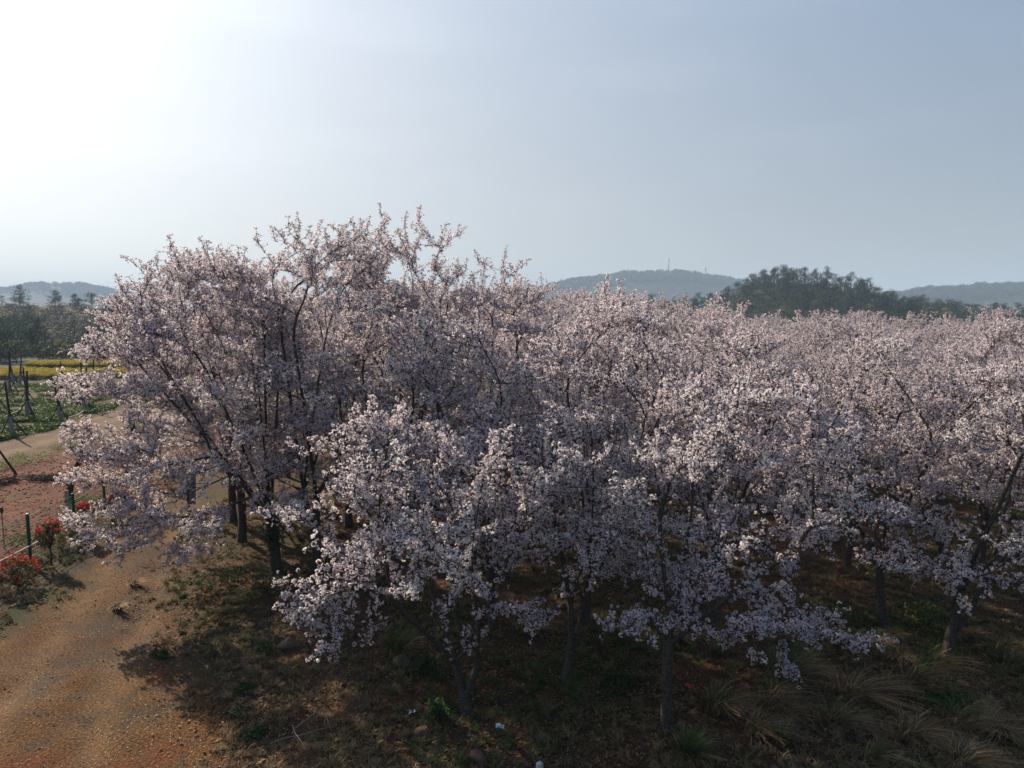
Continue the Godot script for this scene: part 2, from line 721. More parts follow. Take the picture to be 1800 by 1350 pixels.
# ---------------------------------------------------------------- other plants
func leaf(g: Geo, at: Vector3, n: Vector3, along: Vector3, len_: float, wid: float, col: Color) -> void:
	var s := along.cross(n).normalized() * wid * 0.5
	g.quad(at, at + along * len_ * 0.45 - s + n * len_ * 0.06, at + along * len_, at + along * len_ * 0.45 + s + n * len_ * 0.06, col)


func clump(g: Geo, at: Vector3, size: Vector3, many: int, len_: float, cols: Array, dark := 0.25) -> void:
	for k in many:
		var d := rvec()
		var q := at + d * size * pow(rand(0, 1), 0.35)
		var n := (d + rvec() * 0.8 + Vector3(0, 0.4, 0)).normalized()
		var c: Color = cols[rng.randi() % cols.size()] * rand(1 - dark, 1 + dark)
		var along := n.cross(rvec()).normalized()
		leaf(g, q, n, along, len_ * rand(0.7, 1.3), len_ * 0.55, c)


# crown and trunk of a tree seen from far off
func far_tree(seed_: int, kind: String, tall: float, wide: float, cols: Array) -> Array:
	rng.seed = seed_
	var g := Geo.new()
	var w := Geo.new()
	var bark := Color(0.07, 0.055, 0.045)
	w.tube(PackedVector3Array([Vector3(0, -0.5, 0), Vector3(rand(-0.15, 0.15), tall * 0.5, 0), Vector3(rand(-0.2, 0.2), tall * 0.93, rand(-0.2, 0.2))]), PackedFloat32Array([tall * 0.022, tall * 0.014, 0.03]), 5, bark, false)
	var leaf_ := 0.36 if kind != "bush" else 0.28
	if kind == "pine":
		for k in 15:
			var f := 0.25 + 0.73 * k / 14.0
			var a := k * 2.4 + rand(-0.5, 0.5)
			var out := wide * 0.5 * (1.12 - f) * 1.7 * rand(0.35, 1.05)
			var at := Vector3(cos(a) * out, tall * f + rand(-0.2, 0.2), sin(a) * out)
			w.rod(Vector3(0, at.y - 0.35, 0), at, 0.05, 0.02, 3, bark)
			clump(g, at, Vector3(1, 0.45, 1) * wide * rand(0.16, 0.26), 46, leaf_, cols)
	elif kind == "poplar":
		for k in 20:
			var f := 0.12 + 0.86 * k / 19.0
			var r := wide * 0.42 * sin(PI * clampf(0.12 + f * 0.86, 0, 1))
			var a := k * 2.4
			clump(g, Vector3(cos(a) * r * 0.55, tall * f, sin(a) * r * 0.55), Vector3(1, 1.1, 1) * (r * 0.5 + 0.2), 40, leaf_, cols)
	elif kind == "bare":
		for k in 22:
			var f := rand(0.3, 0.95)
			var a := rand(0, TAU)
			var b := Vector3(0, tall * f * 0.8, 0)
			var e := b + Vector3(cos(a) * wide * 0.5 * rand(0.4, 1), tall * rand(0.12, 0.3), sin(a) * wide * 0.5)
			w.tube(PackedVector3Array([b, b.lerp(e, 0.5) + Vector3(0, 0.15, 0), e]), PackedFloat32Array([0.06, 0.04, 0.02]), 3, bark, false)
			clump(g, e, Vector3.ONE * 0.5, 7, 0.3, cols)
	else:
		var low := 0.22 if kind == "broad" else 0.05
		for k in 17:
			var d := rvec()
			d.y = absf(d.y) * 1.2 - 0.35
			var at := Vector3(d.x * wide * 0.36, tall * (low + (1 - low) * 0.46) + d.y * tall * 0.36, d.z * wide * 0.36) * rand(0.85, 1.1)
			w.rod(Vector3(0, at.y * 0.6, 0), at, 0.06, 0.03, 3, bark)
			clump(g, at, Vector3(1, 0.75, 1) * wide * rand(0.14, 0.24), 46, leaf_, cols)
	return [g.mesh(M.leaf), w.mesh(M.bark)]


func set_tree(shape: Array, called: String, label: String, category: String, x: float, z: float, size: float, group := "", sink := 0.0) -> void:
	var o := thing(called, label, category, Vector3(x, ht(x, z) - sink, z), group)
	o.rotation.y = rand(0, TAU)
	o.scale = Vector3(size * rand(0.9, 1.12), size, size * rand(0.9, 1.12))
	part("crown", shape[0], o)
	part("trunk", shape[1], o)


func blades(seed_: int, many: int, tall: float, spread: float, cols: Array, droop := 1.0) -> ArrayMesh:
	rng.seed = seed_
	var g := Geo.new()
	for k in many:
		var a := rand(0, TAU)
		var d := Vector3(cos(a), 0, sin(a))
		var s := Vector3(-d.z, 0, d.x)
		var b := d * rand(0, spread * 0.28) + s * rand(-0.06, 0.06)
		var l := tall * rand(0.55, 1.15)
		var out := rand(0.25, 1.0) * spread
		var c: Color = cols[rng.randi() % cols.size()] * rand(0.7, 1.25)
		var w := rand(0.007, 0.014)
		var prev := b - Vector3(0, 0.03, 0)
		for m in 4:
			var f := (m + 1) / 4.0
			var p := b + (d * out + Vector3(0.45, 0, 0.2) * spread * droop) * pow(f, 1.5) + Vector3(0, l * (f - 0.42 * droop * pow(f, 2.6)), 0) + s * rand(-0.03, 0.03)
			var wa := w * (1 - 0.8 * m / 4.0)
			var wb := w * (1 - 0.8 * (m + 1) / 4.0)
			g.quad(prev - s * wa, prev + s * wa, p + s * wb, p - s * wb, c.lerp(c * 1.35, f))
			prev = p
	return g.mesh(M.grass)


func grass_clump(label: String, x: float, z: float, seed_: int, tall: float, spread: float, dry: float, many := 260) -> Node3D:
	var o := thing("grass_clump", label, "grass clump", Vector3(x, ht(x, z), z))
	var green := [Color(0.055, 0.085, 0.025), Color(0.075, 0.10, 0.03), Color(0.04, 0.07, 0.025)]
	var tan_ := [Color(0.19, 0.13, 0.07), Color(0.30, 0.215, 0.125), Color(0.11, 0.072, 0.042)]
	if dry < 0.97:
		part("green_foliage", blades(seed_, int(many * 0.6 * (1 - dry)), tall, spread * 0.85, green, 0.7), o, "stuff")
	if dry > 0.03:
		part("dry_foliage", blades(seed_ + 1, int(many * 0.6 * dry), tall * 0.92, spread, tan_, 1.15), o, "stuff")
	return o


func weed(label: String, x: float, z: float, seed_: int, r: float, h: float, cols: Array, called := "green_weed", category := "weed") -> void:
	rng.seed = seed_
	var g := Geo.new()
	var st := Geo.new()
	for k in 9:
		var a := rand(0, TAU)
		var e := Vector3(cos(a) * r * rand(0.2, 0.9), h * rand(0.3, 0.8), sin(a) * r * rand(0.2, 0.9))
		st.rod(Vector3.ZERO, e, 0.006, 0.003, 3, Color(0.07, 0.09, 0.03))
		clump(g, e, Vector3(r * 0.45, h * 0.35, r * 0.45), int(clampf(60 * r / 0.3, 22, 70)), 0.062, cols, 0.35)
	var o := thing(called, label, category, Vector3(x, ht(x, z) - 0.01, z))
	part("foliage", g.mesh(M.leaf), o)
	part("stem", st.mesh(M.bark), o)


# red-tipped shrub: green leaves inside, glossy red young leaves on top
func photinia(label: String, x: float, z: float, seed_: int, r: float, h: float, stem: float, red: float) -> void:
	rng.seed = seed_
	var o := thing("red_leaf_shrub", label, "shrub", Vector3(x, ht(x, z), z))
	var g := Geo.new()
	var y := Geo.new()
	var w := Geo.new()
	var bark := Color(0.10, 0.055, 0.045)
	for k in 26:
		var d := rvec()
		d.y = d.y * 0.9 + 0.1
		var e := Vector3(d.x * r, stem + (h - stem) * (0.5 + 0.5 * d.y), d.z * r) * Vector3(rand(0.5, 1), 1, rand(0.5, 1))
		w.tube(PackedVector3Array([Vector3(0, stem * 0.8, 0), Vector3(e.x * 0.4, lerpf(stem, e.y, 0.6), e.z * 0.4), e]), PackedFloat32Array([0.012, 0.009, 0.004]), 3, bark, false)
		clump(g, e * Vector3(0.85, 0.93, 0.85), Vector3.ONE * r * 0.26, 26, 0.075, [Color(0.045, 0.075, 0.025), Color(0.075, 0.09, 0.03), Color(0.13, 0.12, 0.05)], 0.35)
		if rng.randf() < red and d.y > -0.35:
			for m in 16:
				var n := (rvec() + Vector3(0, 0.9, 0)).normalized()
				leaf(y, e + rvec() * r * 0.16, n.cross(rvec()).normalized(), n, rand(0.06, 0.10), 0.035, [Color(0.52, 0.035, 0.03), Color(0.42, 0.03, 0.035), Color(0.60, 0.09, 0.05)][rng.randi() % 3] * rand(0.75, 1.15))
	w.tube(PackedVector3Array([Vector3(0, -0.05, 0), Vector3(0.01, stem * 0.5, 0.01), Vector3(0, maxf(stem, 0.1), 0)]), PackedFloat32Array([0.024, 0.02, 0.016]), 6, bark, false)
	part("stem", w.mesh(M.bark), o)
	part("green_foliage", g.mesh(M.leaf), o)
	part("red_foliage", y.mesh(M.gloss_leaf), o)


func bare_tree(label: String, x: float, z: float, pts: Array, rad: Array, branches: Array) -> void:
	var o := thing("pruned_tree", label, "bare tree", Vector3(x, ht(x, z) - 0.06, z))
	var col := Color(0.075, 0.062, 0.055)
	var g := Geo.new()
	g.tube(PackedVector3Array(pts), PackedFloat32Array(rad), 8, col)
	part("trunk", g.mesh(M.bark), o)
	for b in branches:
		var s := Geo.new()
		var e: Vector3 = b[1]
		s.tube(PackedVector3Array([b[0], (b[0] + e) * 0.5 + Vector3(0, 0.05, 0), e]), PackedFloat32Array([b[2], b[2] * 0.75, b[2] * 0.45]), 5, col)
		part("branch", s.mesh(M.bark), o)


# young tree: pale wrapping below, dark cut stem above, three poles that prop it
func staked(seed_: int, tall: float, double_: bool) -> Node3D:
	rng.seed = seed_
	var o := thing("staked_tree", "", "young tree", Vector3.ZERO)
	var dark := Color(0.06, 0.05, 0.047)
	var lean := Vector3(rand(-0.35, 0.1), 0, rand(-0.2, 0.2))
	var g := Geo.new()
	g.tube(PackedVector3Array([Vector3(0, -0.1, 0), Vector3(0, 0.5, 0) + lean * 0.15, Vector3(0, 1.15, 0) + lean * 0.4, Vector3(0, tall * 0.75, 0) + lean * 0.8, Vector3(0, tall, 0) + lean]), PackedFloat32Array([0.085, 0.075, 0.065, 0.055, 0.045]), 7, dark)
	part("trunk", g.mesh(M.bark), o)
	var w := Geo.new()
	w.tube(PackedVector3Array([Vector3(0, 0.02, 0), Vector3(0, 0.5, 0) + lean * 0.15, Vector3(0, 1.1, 0) + lean * 0.38]), PackedFloat32Array([0.125, 0.115, 0.095]), 9, Color(0.22, 0.205, 0.19))
	part("trunk_wrap", w.mesh(M.matte), o)
	if double_:
		var b := Geo.new()
		b.tube(PackedVector3Array([Vector3(0, 1.05, 0) + lean * 0.36, Vector3(0.16, 1.6, 0.03) + lean * 0.4, Vector3(0.24, tall * 0.97, 0.06) + lean * 0.2]), PackedFloat32Array([0.055, 0.05, 0.04]), 6, dark)
		part("branch", b.mesh(M.bark), o)
	for k in 4:
		var b := Geo.new()
		var y := rand(1.3, tall - 0.15)
		var a := rand(0, TAU)
		var s := Vector3(0, y, 0) + lean * y / tall
		b.rod(s, s + Vector3(cos(a) * 0.22, rand(0.12, 0.3), sin(a) * 0.22), 0.02, 0.008, 4, dark)
		part("branch", b.mesh(M.bark), o)
	for k in 3:
		var a := TAU * k / 3.0 + rand(-0.3, 0.3)
		var b := Geo.new()
		b.rod(Vector3(cos(a) * 0.72, -0.05, sin(a) * 0.72), Vector3(0, 1.22, 0) + lean * 0.42 - Vector3(cos(a), 0, sin(a)) * 0.06, 0.042, 0.034, 5, Color(0.085, 0.065, 0.05))
		part("prop_pole", b.mesh(M.bark), o)
	var tie := Geo.new()
	tie.tube(PackedVector3Array([Vector3(0, 1.08, 0) + lean * 0.38, Vector3(0, 1.18, 0) + lean * 0.41]), PackedFloat32Array([0.12, 0.12]), 8, Color(0.03, 0.03, 0.03))
	part("tie", tie.mesh(M.matte), o)
	return o


func lump(seed_: int, size: Vector3, col: Color) -> ArrayMesh:
	var s := SphereMesh.new()
	s.radial_segments = 10
	s.rings = 6
	s.radius = 0.5
	s.height = 1.0
	var a := s.get_mesh_arrays()
	var g := Geo.new()
	var n := FastNoiseLite.new()
	n.seed = seed_
	n.frequency = 1.3
	for p: Vector3 in a[Mesh.ARRAY_VERTEX]:
		var q := Vector3(snappedf(p.x, 0.001), snappedf(p.y, 0.001), snappedf(p.z, 0.001))
		g.vert(p * (1 + 0.9 * n.get_noise_3dv(q)) * size, col)
	g.t = a[Mesh.ARRAY_INDEX]
	return g.mesh(M.stone)


# ---------------------------------------------------------------- the scene
func make_sky() -> PanoramaSkyMaterial:
	var w := 512
	var h := 256
	var im := Image.create(w, h, false, Image.FORMAT_RGBF)
	var sun := Vector3(sin(deg_to_rad(SUN_AZ)) * cos(deg_to_rad(SUN_EL)), sin(deg_to_rad(SUN_EL)), -cos(deg_to_rad(SUN_AZ)) * cos(deg_to_rad(SUN_EL)))
	var cir := FastNoiseLite.new()
	cir.seed = 5
	cir.frequency = 1.0
	cir.fractal_octaves = 4
	for j in h:
		var el := PI * (0.5 - (j + 0.5) / h)
		for i in w:
			var az := TAU * (i + 0.5) / w
			var d := Vector3(sin(az) * cos(el), sin(el), -cos(az) * cos(el))
			var up := clampf(d.y, 0, 1)
			var low := Color(0.140, 0.160, 0.164)
			var high := Color(0.010, 0.074, 0.182)
			var c := low.lerp(high, 1 - pow(1 - up, 2.6)) if true else low
			var th := rad_to_deg(acos(clampf(d.dot(sun), -1, 1)))
			var wide := (0.83 + 0.46 * exp(-up / 0.12)) * exp(-th / 33.0)
			var core := 0.35 * exp(-th / 8.0)
			# thin high cloud towards the sun
			var s := cir.get_noise_3d(d.x * 2.2 + d.y * 4.0, d.y * 14.0, d.z * 2.2) * 0.5 + 0.5
			var veil := 0.045 * smooth(0.45, 0.85, s) * smooth(0.05, 0.3, up) * (0.25 + 1.5 * exp(-th / 22.0))
			c.r += wide * 1.0 + core + veil
			c.g += wide * 0.94 + core * 0.95 + veil
			c.b += wide * lerpf(0.78, 0.86, smooth(0.0, 0.2, up)) + core * 0.88 + veil
			im.set_pixel(i, j, Color(c.r, c.g, c.b))
	var m := PanoramaSkyMaterial.new()
	m.panorama = ImageTexture.create_from_image(im)
	return m


func _ready() -> void:
	# camera, sky, sun, exposure
	var cam := Camera3D.new()
	cam.name = "camera"
	add_child(cam)
	cam.position = Vector3(0, 6.3, 0)
	cam.rotation_degrees = Vector3(-5.5, 0, 0)
	cam.fov = 58.72
	cam.near = 0.1
	cam.far = 6000
	var env := Environment.new()
	env.background_mode = Environment.BG_SKY
	env.sky = Sky.new()
	env.sky.sky_material = make_sky()
	env.tonemap_mode = Environment.TONE_MAPPER_LINEAR
	env.tonemap_exposure = 2.0
	env.fog_enabled = true
	env.fog_density = 0.00041
	env.fog_light_color = Color(0.76, 0.87, 1.0)
	env.sdfgi_enabled = true
	env.ssao_enabled = true
	env.ssil_enabled = true
	var we := WorldEnvironment.new()
	we.name = "environment"
	we.environment = env
	add_child(we)
	var sun := DirectionalLight3D.new()
	sun.name = "sun"
	sun.light_color = Color(1.0, 0.93, 0.82)
	sun.light_energy = 1.6
	sun.light_angular_distance = 0.5
	sun.shadow_enabled = true
	add_child(sun)
	sun.rotation_degrees = Vector3(-SUN_EL, 180 - SUN_AZ, 0)
	n_soft.seed = 11
	n_soft.frequency = 0.03
	n_soft.fractal_octaves = 4
	n_mid.seed = 12
	n_mid.frequency = 0.1
	n_mid.fractal_octaves = 4
	n_fine.seed = 13
	n_fine.frequency = 0.3
	n_fine.fractal_octaves = 3
	M.ground = vmat(0.95, 0, noise_texture(0.03, 3, 0.42, 1.0, 6, 1024), 0.55, noise_texture(0.05, 4, 0.0, 1.0, 6, 1024), 1.7)
	M.bark = vmat(0.9, 0, noise_texture(0.02, 6, 0.55, 1.0), 1.7, noise_texture(0.06, 7, 0.0, 1.0), 1.5)
	M.petal = vmat(0.75, 1.0)
	M.twig = vmat(0.9)
	M.leaf = vmat(0.7, 0.5)
	M.gloss_leaf = vmat(0.35, 0.5)
	M.grass = vmat(0.75, 0.4)
	M.matte = vmat(0.85)
	M.stone = vmat(0.9, 0, noise_texture(0.03, 9, 0.6, 1.0), 3.0)
	M.paint = vmat(0.45)
	M.metal = vmat(0.4)
	build_ground()
	make_sprays()
	build_orchard()
	build_fence()
	build_left_side()
	build_far()
	build_floor_detail()


func build_orchard() -> void:
	var at := func(x: float, z: float) -> Vector3: return Vector3(x, ht(x, z), z)
	var bases := []
	var named := [
		[-0.7, -10.4, 101, {"fork": 0.95, "r": 0.085, "cx": -0.75, "cz": 0.1, "rx": 1.9, "rz": 1.9, "lo": 1.75, "hi": 4.7, "clumps": 40, "twin": Vector3(0.3, 0, 0.05), "extra": [[-2.0, 2.1, 0.8, 0.55, 26], [-1.75, 1.75, 1.0, 0.3, 10], [-1.5, 3.6, 0.5, 0.7, 26], [0.9, 1.85, 0.3, 0.45, 14]]}, "cherry tree with low fork whose blossom branch droops left over grass, nearest the path", 70],
		[0.9, -11.3, 102, {"fork": 1.35, "r": 0.075, "cx": 0.15, "cz": 0.1, "rx": 1.25, "rz": 1.4, "lo": 1.75, "hi": 4.5, "clumps": 27, "twin": Vector3(0.3, 0, -0.1)}, "slim cherry tree standing between the two nearest cherry trunks, narrow crown", 50],
		[2.4, -10.0, 103, {"fork": 1.7, "r": 0.085, "cx": 1.0, "cz": -0.25, "rx": 2.0, "rz": 1.8, "lo": 1.7, "hi": 5.3, "clumps": 44, "limbs": 7, "extra": [[2.1, 1.75, 0.25, 0.45, 18], [2.75, 1.4, 0.2, 0.33, 14], [1.5, 1.15, 0.5, 0.22, 6], [1.75, 1.75, 0.4, 0.3, 10], [2.0, 3.2, 0.2, 0.6, 20], [-0.6, 1.9, 0.5, 0.4, 12]]}, "nearest cherry tree with straight bare trunk, its blossom reaching low to the right", 70],
		[8.1, -12.2, 104, {"fork": 1.5, "r": 0.105, "cx": 0.7, "cz": 0.2, "rx": 2.3, "rz": 2.0, "lo": 1.7, "hi": 5.2, "clumps": 42, "twin": Vector3(0.55, 0, 0.1), "extra": [[-1.4, 2.0, 0.6, 0.5, 14], [1.4, 1.7, 0.7, 0.45, 14]]}, "cherry tree with forked leaning trunk beside the dry grass at right", 60],
		[7.8, -13.7, 105, {"fork": 1.6, "r": 0.085, "cx": -0.2, "cz": 0, "rx": 1.8, "rz": 1.6, "lo": 2.4, "hi": 5.8, "clumps": 32}, "cherry tree close behind the forked leaning trunk at right", 0],
		[1.5, -13.4, 106, {"fork": 1.7, "r": 0.08, "cx": 0.5, "cz": 0, "rx": 1.9, "rz": 1.9, "lo": 2.1, "hi": 6.1, "clumps": 40, "vase": 0.55}, "cherry tree in the second row behind the slim narrow-crowned tree", 0],
		[-0.4, -13.4, 107, {"fork": 1.6, "r": 0.085, "cx": -0.7, "cz": 0, "rx": 2.0, "rz": 2.0, "lo": 2.0, "hi": 5.9, "clumps": 42, "vase": 0.55, "shoots": 10}, "cherry tree directly behind the low-forked front tree", 0],
		[-5.8, -16.3, 108, {"fork": 1.6, "r": 0.14, "cx": -1.4, "cz": -0.1, "rx": 2.7, "rz": 3.0, "lo": 1.9, "hi": 7.55, "clumps": 140, "per": 10, "vase": 0.42, "limbs": 9, "shoots": 22, "shoot": 0.6, "extra": [[-4.0, 4.7, 0.5, 0.7, 36], [-4.0, 3.7, 0.8, 0.6, 30], [-3.8, 2.7, 1.0, 0.55, 24], [-3.3, 3.4, 1.2, 0.7, 30], [-2.6, 2.3, 1.8, 0.6, 30], [-1.7, 2.0, 2.3, 0.6, 30], [-0.5, 2.0, 2.4, 0.6, 30], [-3.3, 5.6, 1.0, 0.7, 30], [-3.6, 1.9, 1.6, 0.5, 16], [-3.0, 1.7, 2.0, 0.5, 16], [-2.2, 1.6, 2.3, 0.6, 22], [-1.0, 1.4, 2.2, 0.6, 20], [-3.3, 5.9, 0, 0.6, 30], [0.9, 2.3, 2.0, 0.6, 16]]}, "tall wide cherry tree at the path's edge, ivy round its dark trunk", 60],
		[-4.9, -16.5, 109, {"fork": 2.0, "r": 0.12, "cx": 0.5, "cz": 0, "rx": 2.5, "rz": 2.5, "lo": 2.3, "hi": 8.0, "clumps": 72, "vase": 0.6, "twin": Vector3(-0.35, 0, -0.15), "shoots": 16}, "tall cherry tree with a leaning double stem right of the ivy-clad trunk", 20],
		[-2.8, -18.8, 110, {"fork": 1.8, "r": 0.11, "cx": -0.3, "cz": -0.2, "rx": 2.5, "rz": 2.3, "lo": 2.6, "hi": 8.05, "clumps": 100, "vase": 0.55, "limbs": 9, "shoots": 40, "shoot": 1.4, "dense": 0.95}, "tallest cherry tree, thin upright shoots standing against the sky", 0],
		[-0.6, -19.6, 111, {"fork": 1.8, "r": 0.10, "cx": 0.1, "cz": 0, "rx": 1.9, "rz": 2.0, "lo": 2.6, "hi": 7.1, "clumps": 58, "vase": 0.7, "limbs": 8, "shoots": 24, "shoot": 1.2, "dense": 0.9}, "tall sparse cherry tree whose twiggy crown ends the skyline's high part", 0],
		[-2.6, -15.3, 112, {"fork": 1.6, "r": 0.09, "cx": 0.2, "cz": 0.4, "rx": 2.0, "rz": 1.8, "lo": 2.4, "hi": 6.0, "clumps": 40, "vase": 0.5}, "cherry tree between the double-stemmed tree and the front row", 0],
		[4.2, -13.6, 113, {"fork": 1.6, "r": 0.085, "cx": 0.3, "cz": 0, "rx": 2.1, "rz": 1.8, "lo": 2.3, "hi": 5.9, "clumps": 42}, "cherry tree in the second row behind the straight bare trunk", 0],
		[-8.6, -20.6, 114, {"fork": 1.7, "r": 0.11, "cx": -0.4, "cz": 0, "rx": 2.4, "rz": 2.4, "lo": 2.2, "hi": 7.4, "clumps": 62, "vase": 0.6, "shoots": 10}, "cherry tree by the path behind the ivy-clad trunk", 0],
		[-7.7, -18.9, 116, {"fork": 1.7, "r": 0.11, "cx": -0.5, "cz": 0, "rx": 2.5, "rz": 2.2, "lo": 2.0, "hi": 7.6, "clumps": 80, "vase": 0.55, "shoots": 14}, "tall cherry tree behind the ivy-clad trunk, filling the left crown's back", 0],
		[-5.0, -20.4, 117, {"fork": 1.8, "r": 0.11, "cx": 0, "cz": 0, "rx": 2.5, "rz": 2.2, "lo": 2.2, "hi": 7.8, "clumps": 72, "vase": 0.6, "shoots": 14}, "tall cherry tree behind the leaning double stem", 0],
		[11.6, -12.6, 115, {"fork": 1.5, "r": 0.09, "cx": 0, "cz": 0, "rx": 2.1, "rz": 2.0, "lo": 1.8, "hi": 5.4, "clumps": 42}, "cherry tree cut off by the photo's right edge, front row", 30],
	]
	for t in named:
		cherry("cherry_tree", t[4], at.call(t[0], t[1]), t[2], t[3], t[5])
		bases.append(Vector2(t[0], t[1]))
	# the rows behind: six trees, and copies of them
	var protos := []
	var used := []
	for k in 8:
		rng.seed = 300 + k
		protos.append({"fork": rand(1.5, 1.9), "r": rand(0.075, 0.1), "cx": rand(-0.2, 0.2), "cz": rand(-0.2, 0.2), "rx": rand(1.65, 2.2), "rz": rand(1.65, 2.2), "lo": rand(2.1, 2.5), "hi": rand(6.0, 6.4), "clumps": 50, "per": 8, "vase": 0.58, "shoots": 9, "shoot": 0.8, "limbs": 7, "tone": [1.0, 0.93, 1.05, 0.97, 0.9, 1.03, 0.95, 1.0][k], "dense": [1.0, 0.85, 1.0, 0.92, 0.75, 1.0, 0.88, 0.95][k]})
		used.append(null)
	var words := ["third", "fourth", "fifth", "sixth", "seventh", "eighth", "ninth", "tenth", "eleventh", "twelfth", "thirteenth", "fourteenth", "fifteenth", "sixteenth", "seventeenth", "eighteenth", "nineteenth", "twentieth"]
	var firsts := ["first", "second"] + words
	var row := 0
	var z := -16.7
	while z > -56:
		rng.seed = 500 + row
		var n := 0
		var x := -9.6 if z < -22 else -1.0
		x += 0.8 * (row % 2)
		while x < 48:
			var px := x + rand(-0.35, 0.35)
			var pz := z + rand(-0.35, 0.35)
			x += 3.2
			var k := rng.randi() % 8
			var turn := rand(0, TAU)
			var size := rand(0.88, 1.07) * lerpf(1.06, 0.86, smooth(2, 16, px)) * (0.96 if z > -21 else 1.0 if z > -30 else 1.08)
			if absf(px) > 0.79 * -pz + 3.5 or bases.any(func(b): return b.distance_to(Vector2(px, pz)) < 2.3):
				continue
			var label: String = "cherry tree in the %s row back, %s from the left there" % [words[row], firsts[mini(n, 19)]]
			n += 1
			var p := Vector3(px, ht(px, pz), pz)
			if used[k] == null:
				used[k] = cherry("cherry_tree", label, p, 320 + k, protos[k])
				used[k].scale = Vector3.ONE * size
				used[k].set_meta("group", "cherry trees in the rows behind the front")
			else:
				copy(used[k], label, p, turn, size, "cherry trees in the rows behind the front")
		z -= 3.25
		row += 1


func build_fence() -> void:
	var zs := [-13.1, -15.1, -17.2, -19.3, -21.4, -23.5, -25.6, -27.7]
	var xs := [-12.35, -12.38, -12.5, -12.68, -13.05, -13.5, -14.0, -14.5]
	var o := thing("wire_fence", "dark green wire mesh fence between the path and the red plot", "fence", Vector3.ZERO)
	var green := Color(0.012, 0.075, 0.045)
	for k in zs.size():
		var g := Geo.new()
		var b := Vector3(xs[k], ht(xs[k], zs[k]), zs[k])
		g.rod(b - Vector3(0, 0.1, 0), b + Vector3(0, 1.2, 0), 0.042, 0.042, 10, green)
		part("post", g.mesh(M.paint), o)
		var cap := Geo.new()
		cap.rod(b + Vector3(0, 1.203, 0), b + Vector3(0, 1.235, 0), 0.045, 0.036, 10, Color(0.45, 0.43, 0.36) if k == 2 else green)
		part("post_cap", cap.mesh(M.paint), o)
	var ys := [0.08, 0.24, 0.56, 0.72, 0.88, 1.02, 1.16]
	var fine := Geo.new()
	for k in zs.size() - 1:
		var a := Vector3(xs[k], ht(xs[k], zs[k]), zs[k])
		var b := Vector3(xs[k + 1], ht(xs[k + 1], zs[k + 1]), zs[k + 1])
		for y in ys:
			var g := Geo.new()
			g.rod(a + Vector3(0, y, 0), b + Vector3(0, y, 0), 0.011, 0.011, 4, Color(0.20, 0.28, 0.23))
			part("wire", g.mesh(M.metal), o)
		for m in 36:
			var p := a.lerp(b, (m + 0.5) / 36.0)
			fine.rod(p + Vector3(0.007, 0.06, 0), p + Vector3(0.007, 1.17, 0), 0.0022, 0.0022, 3, Color(0.06, 0.10, 0.075))
	part("mesh_wire", fine.mesh(M.metal), o, "stuff")
	# pale pipe tied along the fence
	var line := PackedVector3Array()
	var r := PackedFloat32Array()
	for k in zs.size():
		line.append(Vector3(xs[k] + 0.06, ht(xs[k], zs[k]) + 0.41 + 0.015 * sin(k * 2.0), zs[k]))
		r.append(0.022)
	var pg := Geo.new()
	pg.tube(line, r, 8, Color(0.50, 0.52, 0.50))
	tag(part("water_pipe", pg.mesh(M.paint), self), "pale grey water pipe running along the green wire fence", "pipe")
	# grey plank that leans behind the third post
	var s := thing("grey_plank", "weathered grey plank standing behind the green fence post", "plank", Vector3(-13.02, ht(-13, -19.6), -19.6))
	var pl := Geo.new()
	pl.box(Vector3(0, 0.62, 0), Vector3(0.11, 1.3, 0.03), Color(0.22, 0.235, 0.235), Basis(Vector3.BACK, 0.04))
	part("board", pl.mesh(M.matte), s)
	var cl := Geo.new()
	cl.box(Vector3(0, 0.95, 0.022), Vector3(0.116, 0.05, 0.008), Color(0.1, 0.1, 0.1), Basis(Vector3.BACK, 0.04))
	part("band", cl.mesh(M.matte), s)
	# thin riser with a black sprinkler head
	var rs := thing("sprinkler_riser", "thin grey pipe riser with black sprinkler head behind the fence", "sprinkler", Vector3(-13.92, ht(-13.92, -18.2), -18.2))
	var a1 := Geo.new()
	a1.rod(Vector3(0, -0.05, 0), Vector3(0, 1.02, 0), 0.016, 0.016, 7, Color(0.2, 0.2, 0.21))
	part("pipe", a1.mesh(M.matte), rs)
	var a2 := Geo.new()
	a2.tube(PackedVector3Array([Vector3(0, 1.0, 0), Vector3(0, 1.05, 0), Vector3(0, 1.1, 0), Vector3(0, 1.16, 0)]), PackedFloat32Array([0.022, 0.04, 0.03, 0.045]), 8, Color(0.02, 0.02, 0.02))
	part("head", a2.mesh(M.matte), rs)
	# gate post with rails and a board at the path's far end
	var gt := thing("gate", "black gate post with purple-grey board and thin rails under the blossom", "gate", Vector3(-10.37, ht(-10.37, -21.4), -21.4))
	var g1 := Geo.new()
	g1.rod(Vector3(0, -0.1, 0), Vector3(0, 1.36, 0), 0.03, 0.03, 8, Color(0.02, 0.02, 0.022))
	part("post", g1.mesh(M.metal), gt)
	var g2 := Geo.new()
	g2.box(Vector3(0.17, 0.98, 0.04), Vector3(0.22, 1.2, 0.025), Color(0.13, 0.115, 0.14), Basis(Vector3.BACK, -0.05))
	part("board", g2.mesh(M.matte), gt)
	for y in [1.07, 0.94]:
		var g3 := Geo.new()
		g3.rod(Vector3(-1.15, y - 0.03, 0.05), Vector3(0.62, y, 0.06), 0.013, 0.013, 6, Color(0.03, 0.028, 0.03))
		part("rail", g3.mesh(M.metal), gt)


